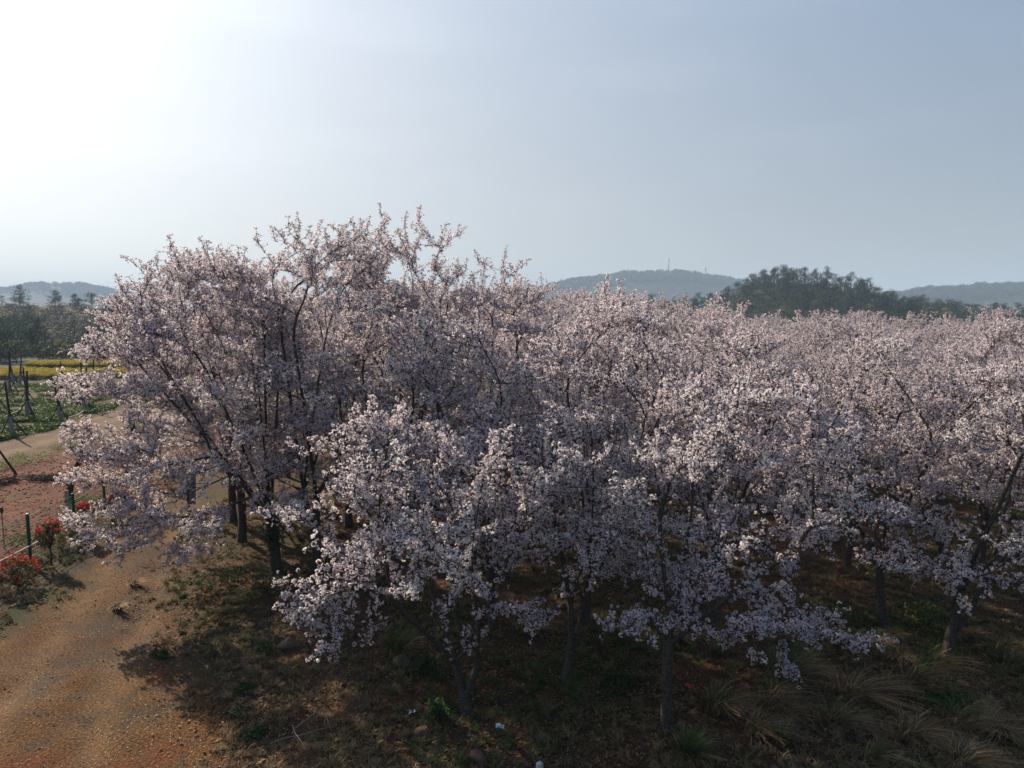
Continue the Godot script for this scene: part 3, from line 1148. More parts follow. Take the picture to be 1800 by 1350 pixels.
func build_left_side() -> void:
	# red-leaved shrubs and bushes along the fence
	photinia("low wide red-leaved shrub at the photo's left edge below the fence", -11.45, -15.3, 41, 0.52, 0.72, 0.05, 0.85)
	photinia("round red-topped shrub on a single thin stem beside the first green post", -11.72, -16.85, 42, 0.36, 1.16, 0.52, 0.9)
	photinia("small red-topped shrub behind the second green fence post", -12.2, -19.0, 43, 0.32, 0.98, 0.45, 0.75)
	photinia("red-leaved shrub farthest along the path, seen under blossom branches", -13.1, -25.3, 44, 0.42, 1.05, 0.3, 0.8)
	photinia("red-leaved shrub half hidden by blossom beyond the third green post", -12.65, -21.6, 45, 0.36, 0.85, 0.3, 0.6)
	var olive := [Color(0.11, 0.11, 0.035), Color(0.08, 0.085, 0.03), Color(0.17, 0.13, 0.06)]
	weed("olive bush between the two nearest red-topped shrubs", -12.0, -18.0, 51, 0.33, 0.62, olive, "olive_bush", "bush")
	weed("yellowish bush beside the small red-topped shrub on the path's edge", -11.95, -20.1, 52, 0.5, 0.75, olive, "olive_bush", "bush")
	weed("brown-green bush under the low blossom at the path's far left", -12.0, -22.3, 53, 0.5, 0.6, olive, "olive_bush", "bush")
	# grass and weeds behind the fence
	var lush := [Color(0.055, 0.13, 0.025), Color(0.08, 0.16, 0.03), Color(0.035, 0.09, 0.022)]
	weed("dark green weeds behind the fence between the two nearest posts", -13.2, -18.3, 54, 0.75, 0.5, lush)
	weed("bright green weeds behind the fence near the grey plank", -13.5, -20.6, 55, 0.85, 0.5, lush)
	weed("green weeds behind the third fence post", -14.1, -22.2, 56, 0.9, 0.5, lush)
	weed("green weeds at the fence's far end under blossom", -14.4, -25.2, 57, 0.9, 0.55, lush)
	var light := [Color(0.13, 0.19, 0.035), Color(0.17, 0.23, 0.045), Color(0.09, 0.14, 0.03)]
	weed("bright green mound of weeds beside the farm track, largest of them", -21.5, -30.0, 58, 1.0, 0.55, light, "weed_mound", "weeds")
	weed("bright green weeds at the left edge beside the farm track", -21.2, -28.3, 59, 0.8, 0.4, light, "weed_mound", "weeds")
	weed("smaller green weeds beside the farm track behind the large mound", -21.4, -32.6, 60, 0.8, 0.35, light, "weed_mound", "weeds")
	weed("green weeds beside the farm track seen between blossom branches", -20.8, -38.0, 61, 0.9, 0.4, light, "weed_mound", "weeds")
	# pruned bare trees on the red plot
	bare_tree("crooked bare tree trunk with two thin side branches on the red plot", -15.4, -23.2, [Vector3(0, -0.1, 0), Vector3(0.08, 0.4, 0), Vector3(0.16, 0.78, 0), Vector3(0.3, 1.15, 0.02), Vector3(0.5, 1.5, 0), Vector3(0.58, 1.95, 0), Vector3(0.72, 2.35, 0), Vector3(0.76, 2.75, 0)], [0.1, 0.095, 0.095, 0.085, 0.09, 0.075, 0.085, 0.08], [[Vector3(0.1, 0.55, 0), Vector3(-0.55, 0.95, 0.1), 0.03], [Vector3(0.16, 0.78, 0), Vector3(0.5, 1.3, 0.05), 0.035], [Vector3(0.3, 1.15, 0.02), Vector3(0.12, 1.24, 0.05), 0.045], [Vector3(0.72, 2.5, 0), Vector3(0.95, 2.62, 0), 0.02], [Vector3(0.72, 2.5, 0), Vector3(0.5, 2.6, 0.1), 0.02]])
	bare_tree("straight bare tree trunk propped by a stake on the red plot", -18.2, -32.4, [Vector3(0, -0.1, 0), Vector3(0.03, 0.8, 0), Vector3(-0.02, 1.6, 0), Vector3(0.04, 2.3, 0), Vector3(0, 2.9, 0)], [0.13, 0.115, 0.11, 0.1, 0.085], [[Vector3(0, 1.9, 0), Vector3(0.7, 2.5, 0.1), 0.04], [Vector3(0.02, 2.2, 0), Vector3(-0.6, 2.8, 0), 0.035], [Vector3(0.0, 0.9, 0.1), Vector3(-0.8, -0.1, 0.6), 0.04]])
	bare_tree("bare tree stump with a stub branch far back on the red plot", -18.9, -36.4, [Vector3(0, -0.1, 0), Vector3(0.05, 0.7, 0), Vector3(0, 1.3, 0), Vector3(0.05, 1.7, 0)], [0.13, 0.12, 0.11, 0.1], [[Vector3(0, 1.2, 0), Vector3(0.5, 1.75, 0), 0.05]])
	var lean := Geo.new()
	lean.rod(Vector3(0, -0.05, 0), Vector3(-0.95, 1.3, -0.1), 0.05, 0.035, 6, Color(0.06, 0.045, 0.04))
	var ls := thing("leaning_stake", "dark wooden stake leaning left at the farm track's edge", "stake", Vector3(-20.0, ht(-20.0, -27.1), -27.1))
	part("pole", lean.mesh(M.bark), ls)
	for e in [[-18.5, -26.2, 71, "heap of dark cut twigs on the red plot, right one of two"], [-19.9, -25.5, 72, "heap of dark cut twigs at the left edge of the red plot"]]:
		rng.seed = e[2]
		var g := Geo.new()
		for k in 90:
			var a := rand(0, TAU)
			var c := Vector3(rand(-0.75, 0.75), rand(0.02, 0.2), rand(-0.4, 0.4))
			var d := Vector3(cos(a), rand(-0.15, 0.25), sin(a)) * rand(0.2, 0.55)
			g.rod(c - d, c + d, 0.014, 0.007, 3, Color(0.045, 0.038, 0.035) * rand(0.7, 1.3))
		var o := thing("brush_heap", e[3], "brush heap", Vector3(e[0], ht(e[0], e[1]), e[1]))
		part("twig_pile", g.mesh(M.bark), o, "stuff")
	# staked young trees in the far field
	var kinds := [staked(81, 2.75, true), staked(82, 2.9, false)]
	var spots := [[-27.0, -40.5, 0, "staked young tree with two dark stems standing right at the track's edge"], [-26.8, -36.2, 1, "nearest staked young tree with pale wrapped foot, left edge of the field"], [-30.4, -42.4, 0, "V-shaped staked young tree between the two nearest staked trees"], [-34.2, -44.9, 1, "staked young tree at the photo's left edge behind the nearest one"], [-35.8, -50.1, 1, ""], [-30.7, -48.6, 1, ""], [-29.4, -46.6, 1, ""], [-28.6, -52.0, 0, ""], [-40.4, -51.5, 0, ""], [-38.2, -58.0, 1, ""], [-42.6, -57.5, 1, ""], [-33.5, -57.0, 0, ""], [-46.0, -63.5, 1, ""], [-40.0, -64.8, 1, ""], [-36.0, -64.0, 0, ""], [-48.8, -66.5, 1, ""], [-31.0, -63.0, 1, ""]]
	for k in spots.size():
		var s = spots[k]
		var p := Vector3(s[0], ht(s[0], s[1]), s[1])
		var label: String = s[3]
		var group := ""
		if label == "":
			label = "small staked young tree farther back in the green field"
			group = "staked young trees farther back"
		rng.seed = 600 + k
		if k == 0 or k == 1:
			var o: Node3D = kinds[s[2]]
			o.position = p
			o.set_meta("label", label)
		else:
			copy(kinds[s[2]], label, p, rand(0, TAU), rand(0.92, 1.12), group)
	for e in [[Vector3(-27.9, 0, -42.6), Vector3(-29.2, 0, -49.0), "pale irrigation hose lying in the field behind the two-stemmed staked tree"], [Vector3(-31.0, 0, -40.6), Vector3(-34.2, 0, -48.0), "pale irrigation hose lying at the field's left"]]:
		var pts := PackedVector3Array()
		var r := PackedFloat32Array()
		for k in 9:
			var p: Vector3 = e[0].lerp(e[1], k / 8.0)
			p.x += 0.12 * sin(k * 1.7)
			p.y = ht(p.x, p.z) + 0.16
			pts.append(p)
			r.append(0.035)
		var g := Geo.new()
		g.tube(pts, r, 6, Color(0.46, 0.42, 0.36))
		tag(part("irrigation_hose", g.mesh(M.matte), self), e[2], "hose")
	# low crop in the field
	rng.seed = 88
	var lf := Geo.new()
	clump(lf, Vector3(0, 0.10, 0), Vector3(0.28, 0.13, 0.28), 34, 0.13, light + lush, 0.3)
	var crop := lf.mesh(M.leaf)
	var spot := []
	var tint := PackedColorArray()
	for k in 9000:
		var z := -33 - 32 * pow(rand(0, 1), 1.3)
		var x := rand(-27 - (-z - 30) * 0.75, -26.2)
		if n_soft.get_noise_2d(x * 9, z * 9) * 1.2 + n_mid.get_noise_2d(x * 5, z * 5) * 0.9 + 0.22 * sin(x * 1.9) < rand(-0.15, 0.25) or absf(x - track_mid(z)) < 2.1 or absf(z + 57) < 1.2:
			continue
		spot.append(Transform3D(Basis(Vector3.UP, rand(0, TAU)).scaled(Vector3.ONE * rand(0.45, 1.25)), Vector3(x, ht(x, z), z)))
		var l := rand(0.7, 1.15)
		tint.append(Color(l * rand(0.9, 1.3), l, l))
	tag(scatter("field_crop", crop, spot, tint, self), "low green leafy crop growing in patches across the field", "", "", "stuff")
	# rape in flower
	rng.seed = 90
	var rp := Geo.new()
	clump(rp, Vector3(0, 0.25, 0), Vector3(0.4, 0.2, 0.4), 26, 0.2, [Color(0.10, 0.14, 0.03), Color(0.14, 0.17, 0.035)], 0.3)
	clump(rp, Vector3(0, 0.5, 0), Vector3(0.45, 0.12, 0.45), 60, 0.13, [Color(0.42, 0.32, 0.03), Color(0.48, 0.38, 0.05), Color(0.30, 0.26, 0.03)], 0.2)
	var rape := rp.mesh(M.leaf)
	for e in [[-70.0, -79.0, -68.0, -42.0, "broad yellow strip of flowering rape, nearest of three"], [-87.0, -93.0, -64.0, -40.0, "middle yellow strip of flowering rape"], [-101.0, -107.0, -65.0, -42.0, "farthest thin yellow strip of flowering rape"]]:
		spot = []
		tint = PackedColorArray()
		for k in 1100:
			var z := rand(e[1], e[0])
			var edge := 1.0 - absf((z - e[0]) / (e[1] - e[0]) - 0.5) * 1.3
			var x: float = e[2] + rand(0, e[3] - e[2])
			if x < e[2] + 5 * (1 - edge) + n_mid.get_noise_2d(z * 3, x) * 4 or n_soft.get_noise_2d(x * 7, z * 7) > 0.32:
				continue
			spot.append(Transform3D(Basis(Vector3.UP, rand(0, TAU)).scaled(Vector3(1, rand(0.8, 1.2), 1)), Vector3(x, ht(x, z), z)))
			var l := rand(0.85, 1.1)
			tint.append(Color(l, l, l))
		tag(scatter("rape_field", rape, spot, tint, self), e[4], "", "", "stuff")


func build_far() -> void:
	var dark := [Color(0.022, 0.040, 0.022), Color(0.030, 0.052, 0.026), Color(0.018, 0.032, 0.020)]
	var mid := [Color(0.045, 0.065, 0.028), Color(0.06, 0.075, 0.03), Color(0.035, 0.05, 0.025)]
	var pale := [Color(0.20, 0.21, 0.06), Color(0.26, 0.25, 0.08), Color(0.15, 0.17, 0.05)]
	var rust := [Color(0.15, 0.085, 0.045), Color(0.12, 0.075, 0.04), Color(0.18, 0.11, 0.05)]
	var pine := [far_tree(201, "pine", 8, 5.6, dark), far_tree(202, "pine", 8, 5.2, dark), far_tree(203, "pine", 8, 6.4, dark)]
	var broad := [far_tree(204, "broad", 7, 6.2, mid), far_tree(205, "broad", 7, 5.4, dark), far_tree(206, "broad", 7, 6.6, dark)]
	var yellow := [far_tree(207, "broad", 6, 4.2, pale), far_tree(208, "poplar", 7, 3.4, pale)]
	var brown := [far_tree(209, "broad", 5, 5.2, rust)]
	var twiggy := [far_tree(210, "bare", 6, 4.5, rust)]
	var bush := [far_tree(211, "bush", 4, 5.0, dark), far_tree(212, "bush", 4, 5.4, mid)]
	# wooded ridge on the right
	rng.seed = 700
	var n := 0
	var tries := 0
	var put_ := []
	while n < 300 and tries < 9000:
		tries += 1
		var x := rand(-20, 285)
		var z := rand(-345, -225)
		var h := ht(x, z)
		if h < 2.4 or (h < 6 and rng.randf() < 0.5) or (z < -322 and h < 14):
			continue
		var p := Vector2(x, z)
		if put_.any(func(q): return q.distance_squared_to(p) < 14):
			continue
		put_.append(p)
		n += 1
		var s := rand(0.75, 1.2)
		var r := rng.randf()
		var zone := "the low left shoulder" if x < 78 else "the summit" if x < 150 else "the right shoulder"
		if r < 0.32:
			set_tree(pine[rng.randi() % 3], "pine_tree", "dark pine on %s of the wooded ridge beyond the orchard" % zone, "tree", x, z, s, "dark pines on %s of the right ridge" % zone)
		elif r < 0.93 or h > 12:
			set_tree(broad[rng.randi() % 3], "evergreen_tree", "round dark evergreen on %s of the wooded ridge beyond the orchard" % zone, "tree", x, z, s, "round evergreens on %s of the right ridge" % zone)
		else:
			set_tree(brown[0], "brown_tree", "low reddish-brown tree at the foot of the wooded ridge", "tree", x, z, s, "brown trees at the ridge's foot")
	var under := Geo.new()
	clump(under, Vector3(0, 1.3, 0), Vector3(2.4, 1.6, 2.4), 60, 0.6, dark + mid, 0.3)
	var spot_u := []
	var tint_u := PackedColorArray()
	for k in 2600:
		var x := rand(-40, 300)
		var z := rand(-345, -215)
		if ht(x, z) < 1.8:
			continue
		spot_u.append(Transform3D(Basis(Vector3.UP, rand(0, TAU)).scaled(Vector3.ONE * rand(0.6, 1.3)), Vector3(x, ht(x, z), z)))
		tint_u.append(Color(1, 1, 1) * rand(0.7, 1.1))
	tag(scatter("undergrowth", under.mesh(M.leaf), spot_u, tint_u, self), "dark scrub filling the ground between the ridge's trees", "", "", "stuff")
	set_tree(yellow[0], "pale_tree", "pale yellow-green tree at the foot of the ridge below its summit", "tree", 120, -232, 1.05)
	set_tree(yellow[0], "pale_tree", "bright yellow-green tree in the dip right of the ridge summit", "tree", 150, -236, 1.2)
	set_tree(yellow[1], "pale_tree", "slim yellow-green tree just left of the brightest pale tree", "tree", 143, -238, 0.9)
	set_tree(yellow[1], "pale_tree", "small pale tree on the ridge's lower right slope", "tree", 182, -240, 0.8)
	set_tree(pine[2], "pine_tree", "spreading pine at the photo's right edge below the blue hill", "tree", 262, -330, 1.25)
	# red-brown terraced slope and its trees on the left
	rng.seed = 720
	set_tree(pine[0], "pine_tree", "tallest pine standing out on the left hill's crest", "tree", -176, -246, 1.05)
	set_tree(pine[1], "pine_tree", "slim open-crowned pine right of the tallest pine on the left crest", "tree", -166, -250, 0.8)
	set_tree(twiggy[0], "bare_tree", "twiggy leafless tree on the left hill's crest", "tree", -134, -250, 1.0)
	for k in 42:
		var x := -225 + k * 3.1 + rand(-2, 2)
		var z := -252 + rand(-7, 9)
		if absf(x + 176) < 3 or absf(x + 166) < 3:
			continue
		set_tree([pine[k % 3], broad[k % 3], bush[k % 2]][rng.randi() % 3], "crest_tree", "dark tree in the line along the left hill's crest", "tree", x, z, rand(0.5, 0.95), "trees along the left crest")
	for k in 80:
		var z := rand(-190, -115)
		var x := z * rand(0.69, 0.80)
		set_tree([pine[k % 3], broad[1 + k % 2]][k % 2], "slope_tree", "dark tree on the left hill's shaded slope", "tree", x, z, rand(0.5, 0.85), "trees on the left hill's slope")
	for k in 34:
		var z := rand(-180, -128)
		var x := z * rand(0.45, 0.645)
		set_tree([broad[1 + k % 2], pine[k % 3], bush[0]][k % 3], "slope_tree", "dark tree on the left hill's shaded slope", "tree", x, z, rand(0.5, 0.85), "trees on the left hill's slope")
	for k in 46:
		var x := -98 + k * 1.35 + rand(-1.5, 1.5)
		var z := (-99.0 if x < -68 else -114.0) + rand(-5, 5)
		set_tree([bush[0], bush[0], broad[1], bush[1]][rng.randi() % 4], "hedge_bush", "dark bush in the hedge behind the yellow rape strips", "bush", x, z, rand(0.55, 0.95), "bushes behind the rape strips")
	set_tree(yellow[1], "poplar_tree", "tall yellow-green tree at the photo's left edge before the dark hill", "tree", -76.5, -100, 0.85)
	set_tree(yellow[0], "pale_tree", "low olive tree in front of the hedge left of the rape strips", "tree", -74, -112, 0.5)
	rng.seed = 740
	var scrub := Geo.new()
	clump(scrub, Vector3(0, 0.9, 0), Vector3(1.7, 1.1, 1.7), 60, 0.5, dark + dark + rust, 0.3)
	var spot_s := []
	var tint_s := PackedColorArray()
	for k in 3400:
		var z := rand(-256, -106)
		var x := z * rand(0.40, 0.90)
		if n_soft.get_noise_2d(x * 2, z * 2) > (0.10 if z < -175 else 0.45) and x > z * 0.72:
			continue
		spot_s.append(Transform3D(Basis(Vector3.UP, rand(0, TAU)).scaled(Vector3(1, rand(0.5, 1.2), 1) * rand(0.6, 1.3)), Vector3(x, ht(x, z), z)))
		tint_s.append(Color(1, 1, 1) * rand(0.7, 1.2))
	tag(scatter("hill_scrub", scrub.mesh(M.leaf), spot_s, tint_s, self), "dark scrub on the left hill's slope and foot", "", "", "stuff")
	# shed with a pale roof
	var sh := thing("shed", "low shed with pale bluish roof among the trees at left", "shed", Vector3(-112, ht(-112, -150), -150))
	var w := Geo.new()
	w.box(Vector3(0, 1.2, 0), Vector3(6.4, 2.4, 4), Color(0.16, 0.15, 0.14))
	part("wall", w.mesh(M.matte), sh)
	var rf := Geo.new()
	rf.box(Vector3(0, 2.66, 1.05), Vector3(7, 0.08, 2.5), Color(0.42, 0.45, 0.5), Basis(Vector3.RIGHT, 0.2))
	rf.box(Vector3(0, 2.66, -1.35), Vector3(7, 0.08, 2.5), Color(0.42, 0.45, 0.5), Basis(Vector3.RIGHT, -0.2))
	part("roof", rf.mesh(M.matte), sh)
	var dr := Geo.new()
	dr.box(Vector3(1, 1.0, 2.03), Vector3(1.1, 2.0, 0.05), Color(0.06, 0.06, 0.06))
	part("door", dr.mesh(M.matte), sh)
	# far blue hills: woods of small crowns
	rng.seed = 760
	var g := Geo.new()
	clump(g, Vector3(0, 2.6, 0), Vector3(3.6, 2.4, 3.6), 40, 2.2, dark + mid, 0.3)
	var crown := g.mesh(M.leaf)
	for e in [[-60, 900, -1690, -1480, 2600, "woods covering the far blue hill with the masts"], [560, 1150, -1260, -1060, 1700, "woods covering the far blue hill at right"], [-1650, -820, -1760, -1560, 1500, "woods covering the far pale hill at left"]]:
		var spot := []
		var tint := PackedColorArray()
		for k in int(e[4]) * 2:
			var x := rand(e[0], e[1])
			var z := rand(e[2], e[3])
			if ht(x, z) < 14 or n_soft.get_noise_2d(x * 0.8, z * 0.8) > 0.28:
				continue
			spot.append(Transform3D(Basis(Vector3.UP, rand(0, TAU)).scaled(Vector3(1, rand(0.6, 1.5), 1) * rand(0.8, 1.25)), Vector3(x, ht(x, z) - 0.3, z)))
			var l := rand(0.75, 1.2)
			tint.append(Color(l, l, l))
		tag(scatter("hill_woods", crown, spot, tint, self), e[5], "", "", "stuff")
	# masts and a flat building on the far hill
	var steel := Color(0.16, 0.17, 0.18)
	var bx := 372.0
	var bz := -1640.0
	var mast := thing("radio_mast", "tall lattice radio mast on the far blue hill", "mast", Vector3(bx, ht(bx, bz) - 1, bz))
	var legs := [Vector3(-1.3, 0, 0.75), Vector3(1.3, 0, 0.75), Vector3(0, 0, -1.5)]
	for k in 3:
		var lg := Geo.new()
		lg.rod(legs[k], legs[k] * 0.45 + Vector3(0, 36, 0), 0.32, 0.24, 6, steel)
		part("leg", lg.mesh(M.metal), mast)
	for k in 12:
		var f := k / 12.0
		var f2 := (k + 1) / 12.0
		var br := Geo.new()
		for m in 3:
			var a: Vector3 = legs[m] * (1 - 0.55 * f) + Vector3(0, 36 * f, 0)
			var b: Vector3 = legs[(m + 1) % 3] * (1 - 0.55 * f2) + Vector3(0, 36 * f2, 0)
			br.rod(a, b, 0.14, 0.14, 4, steel)
		part("brace", br.mesh(M.metal), mast)
	for y in [30.0, 33.0]:
		var an := Geo.new()
		for m in 3:
			var a := TAU * m / 3.0
			an.box(Vector3(cos(a) * 1.3, y, sin(a) * 1.3), Vector3(0.7, 2.4, 0.7), Color(0.3, 0.3, 0.31))
		part("antenna", an.mesh(M.matte), mast)
	bx = 460.0
	var tw := thing("water_tower", "shorter tower with round head right of the radio mast", "tower", Vector3(bx, ht(bx, bz) - 1, bz))
	var t1 := Geo.new()
	t1.tube(PackedVector3Array([Vector3.ZERO, Vector3(0, 10, 0), Vector3(0, 19, 0)]), PackedFloat32Array([1.3, 1.0, 1.0]), 10, steel)
	part("shaft", t1.mesh(M.matte), tw)
	var t2 := Geo.new()
	t2.tube(PackedVector3Array([Vector3(0, 18.8, 0), Vector3(0, 19.6, 0), Vector3(0, 22, 0), Vector3(0, 22.8, 0)]), PackedFloat32Array([1.1, 1.9, 1.9, 1.0]), 12, steel)
	part("head", t2.mesh(M.matte), tw)
	bx = 326.0
	var bd := thing("hilltop_building", "low flat-topped building on the far hill left of the mast", "building", Vector3(bx, ht(bx, bz) - 1, bz))
	var b1 := Geo.new()
	b1.box(Vector3(0, 4, 0), Vector3(20, 8, 9), Color(0.16, 0.16, 0.16))
	part("wall", b1.mesh(M.matte), bd)
	var b2 := Geo.new()
	b2.box(Vector3(-1, 8.5, 0), Vector3(14, 1.0, 8), Color(0.12, 0.12, 0.12))
	part("roof", b2.mesh(M.matte), bd)


func build_floor_detail() -> void:
	# grass clumps one can tell apart
	var list := [["long green tussock behind the low-forked front cherry tree", -2.2, -12.2, 0.85, 0.65, 0.25, 300], ["green tussock at the bottom edge before the straight cherry trunk", 2.5, -9.25, 0.6, 0.6, 0.2, 320], ["arching dry grass clump just right of the straight cherry trunk", 3.3, -10.5, 0.7, 0.75, 0.75, 280], ["tall green and straw tussock under the lowest blossom tips", 4.7, -11.3, 1.05, 0.85, 0.5, 420], ["straw-coloured clump with pale blades beside the tall tussock", 4.2, -10.6, 0.75, 0.6, 0.85, 260], ["broad mat of windblown dry grass left of the forked trunk", 5.7, -10.9, 0.7, 0.95, 0.95, 420], ["dry grass mound nearest the forked cherry trunk", 6.9, -11.3, 0.75, 0.75, 0.8, 320], ["pale dry grass clump in the bottom right corner", 6.35, -9.1, 0.65, 0.65, 0.9, 340], ["small dry tuft between the bottom right corner and the grass mat", 5.2, -9.35, 0.4, 0.45, 0.7, 160], ["russet grass clump behind the slim cherry trunk", 0.25, -13.2, 0.6, 0.6, 0.9, 240], ["faint dry clump far back right of the slim trunk", 3.1, -12.9, 0.6, 0.6, 0.8, 220], ["orange-brown tuft at the path's right edge", -8.6, -14.3, 0.35, 0.3, 1.0, 160], ["second orange-brown tuft just up the path's right edge", -8.95, -15.6, 0.35, 0.35, 1.0, 160], ["dull dry tuft left of the drooping blossom branch", -4.6, -12.9, 0.5, 0.4, 0.8, 180], ["green tuft at the foot of the slim cherry trunk", 1.0, -11.0, 0.3, 0.35, 0.1, 160], ["dry grass clump beside the forked trunk's right side", 9.1, -11.9, 0.55, 0.6, 0.7, 240], ["dark grass clump under blossom between front trunk and grass mat", 6.3, -12.6, 0.6, 0.7, 0.5, 240]]
	for k in list.size():
		var e = list[k]
		grass_clump(e[0], e[1], e[2], 1000 + k * 7, e[3] * 0.82, e[4] * 0.8, e[5], e[6])
	rng.seed = 1150
	var mats := []
	for k in 5:
		var dry: float = [0.9, 0.75, 0.95, 0.5, 0.85][k]
		var here: Vector2 = [Vector2(3.7, -9.9), Vector2(5.0, -10.1), Vector2(6.0, -9.8), Vector2(7.6, -11.9), Vector2(6.9, -10.1)][k]
		var o := grass_clump("dry grass clump in the thick grass mat at lower right", here.x, here.y, 1160 + k * 3, rand(0.38, 0.6), rand(0.45, 0.65), dry, 240)
		o.set_meta("group", "dry grass clumps at lower right")
		mats.append(o)
	for k in 26:
		var z := rand(-13.2, -8.9)
		var x := rand(3.2 - (z + 9) * 0.1, 0.78 * -z)
		if Vector2(x - 8.1, z + 12.2).length() < 0.5:
			continue
		copy(mats[rng.randi() % 5], "dry grass clump in the thick grass mat at lower right", Vector3(x, ht(x, z), z), rand(-1.8, 1.8), rand(0.4, 0.85), "dry grass clumps at lower right")
	var lush := [Color(0.035, 0.075, 0.02), Color(0.048, 0.09, 0.024), Color(0.025, 0.055, 0.017)]
	var deep := [Color(0.028, 0.05, 0.02), Color(0.04, 0.065, 0.025), Color(0.075, 0.085, 0.03)]
	var weeds := [["bright green weed left of the front cherry trunk's foot", -1.15, -10.2, 0.26, 0.34, lush], ["small green weed beside the stone under the drooping branch", -4.75, -12.5, 0.2, 0.16, lush], ["small green weed on the path itself", -6.6, -12.2, 0.17, 0.12, lush], ["green weed at the bottom edge left of the bent reeds", -3.95, -9.85, 0.2, 0.14, lush], ["tiny green weed between the path and the bent reeds", -4.6, -11.1, 0.14, 0.1, lush], ["second tiny green weed just below the other one", -4.45, -10.45, 0.14, 0.1, lush], ["dark green weeds on the moss before the long tussock", -1.45, -11.5, 0.4, 0.3, deep], ["green weeds at the foot of the straight cherry trunk's left", 1.9, -11.2, 0.4, 0.22, deep], ["green weeds in the dry grass near the forked trunk", 7.2, -10.6, 0.5, 0.35, lush], ["green plant behind the forked trunk in shade", 8.6, -13.6, 0.5, 0.5, lush], ["dark leafy bush at the ivy-clad trunk's foot, left side", -6.5, -15.4, 0.75, 0.65, deep], ["dark leafy bush in front of the leaning double stem", -5.5, -15.3, 0.5, 0.35, deep]]
	for k in weeds.size():
		var e = weeds[k]
		weed(e[0], e[1], e[2], 1200 + k, e[3], e[4], e[5])
	# ivy round the tall tree's trunk
	rng.seed = 1300
	var iv := Geo.new()
	for k in 26:
		var y := rand(0.1, 1.9)
		var a := rand(0, TAU)
		clump(iv, Vector3(-5.8 - 0.05 * y + cos(a) * 0.17, ht(-5.8, -16.3) + y, -16.3 + sin(a) * 0.17), Vector3(0.16, 0.2, 0.16), 26, 0.075, deep, 0.35)
	tag(part("ivy", iv.mesh(M.leaf), self), "dark green ivy climbing the tall tree's trunk at the path", "ivy")
	# stones
	var stones := [["pale tan stone below the drooping blossom branch", -4.35, -12.65, Vector3(0.34, 0.2, 0.24), Color(0.27, 0.19, 0.13)], ["rounded mossy stone in front of the long green tussock", -2.0, -11.85, Vector3(0.3, 0.26, 0.26), Color(0.16, 0.13, 0.085)], ["reddish flat stone in the grass at the bottom edge", -0.52, -9.28, Vector3(0.3, 0.14, 0.2), Color(0.24, 0.13, 0.10)], ["brown stone beside the roots left of the front trunk", -1.35, -9.85, Vector3(0.24, 0.2, 0.22), Color(0.15, 0.10, 0.065)], ["small brown stone beside the white scrap near the green weed", -1.5, -10.5, Vector3(0.16, 0.13, 0.14), Color(0.17, 0.11, 0.08)], ["orange-tan stone at the orchard's edge near the first tuft", -4.2, -13.6, Vector3(0.2, 0.13, 0.16), Color(0.30, 0.18, 0.09)], ["small tan stone on the grass right of the white scrap", 0.45, -9.75, Vector3(0.16, 0.1, 0.12), Color(0.26, 0.18, 0.12)]]
	for k in stones.size():
		var e = stones[k]
		var o := part("stone", lump(1400 + k, e[3], e[4]), self)
		o.position = Vector3(e[1], ht(e[1], e[2]) + e[3].y * 0.08, e[2])
		o.rotation.y = k * 1.3
		tag(o, e[0], "stone")
	# litter
	var scraps := [["crumpled white scrap beside the green weed left of the trunk", -1.62, -10.38, Color(0.62, 0.62, 0.66)], ["crumpled white scrap on the grass right of the front trunk", -0.18, -9.95, Color(0.66, 0.66, 0.7)], ["small red scrap in the grass right of the straight trunk", 3.0, -11.1, Color(0.5, 0.06, 0.05)], ["white scrap lying on the path's far end", -12.1, -22.6, Color(0.7, 0.7, 0.72)]]
	for k in scraps.size():
		var e = scraps[k]
		rng.seed = 1500 + k
		var g := Geo.new()
		var pts := []
		for j in 4:
			for i in 4:
				pts.append(Vector3((i - 1.5) * 0.045 + rand(-0.012, 0.012), rand(0.01, 0.07), (j - 1.5) * 0.04 + rand(-0.012, 0.012)))
		for j in 3:
			for i in 3:
				if (i + j * 3) % 8 != 6:
					g.quad(pts[j * 4 + i], pts[j * 4 + i + 1], pts[j * 4 + i + 5], pts[j * 4 + i + 4], e[3])
		var o := part("scrap", g.mesh(M.matte), self)
		o.position = Vector3(e[1], ht(e[1], e[2]) + 0.01, e[2])
		tag(o, e[0], "litter")
	# pale marker post at the bottom edge
	var mk := thing("marker_post", "pale grey chamfered marker post at the photo's bottom edge", "marker post", Vector3(0.385, ht(0.385, -8.95), -8.95))
	var mg := Geo.new()
	mg.tube(PackedVector3Array([Vector3(0, -0.1, 0), Vector3(0, 0.16, 0), Vector3(0.004, 0.175, 0)]), PackedFloat32Array([0.052, 0.052, 0.04]), 4, Color(0.45, 0.47, 0.5))
	part("shaft", mg.mesh(M.matte), mk)
	# bent dry reeds
	var reeds := [[Vector3(-3.34, 0.03, -9.98), Vector3(-3.0, 0.16, -10.3), Vector3(-2.77, 0.03, -9.9), "bent pale reed forming a corner in the shade, upper one"], [Vector3(-3.38, 0.1, -9.95), Vector3(-3.28, 0.1, -9.75), Vector3(-3.05, 0.02, -9.5), "pale reed stalk curving down to the bottom, left one"], [Vector3(-3.6, 0.03, -9.6), Vector3(-3.2, 0.06, -9.75), Vector3(-2.75, 0.04, -10.0), "dull reed stalk lying crosswise below the bent reed"]]
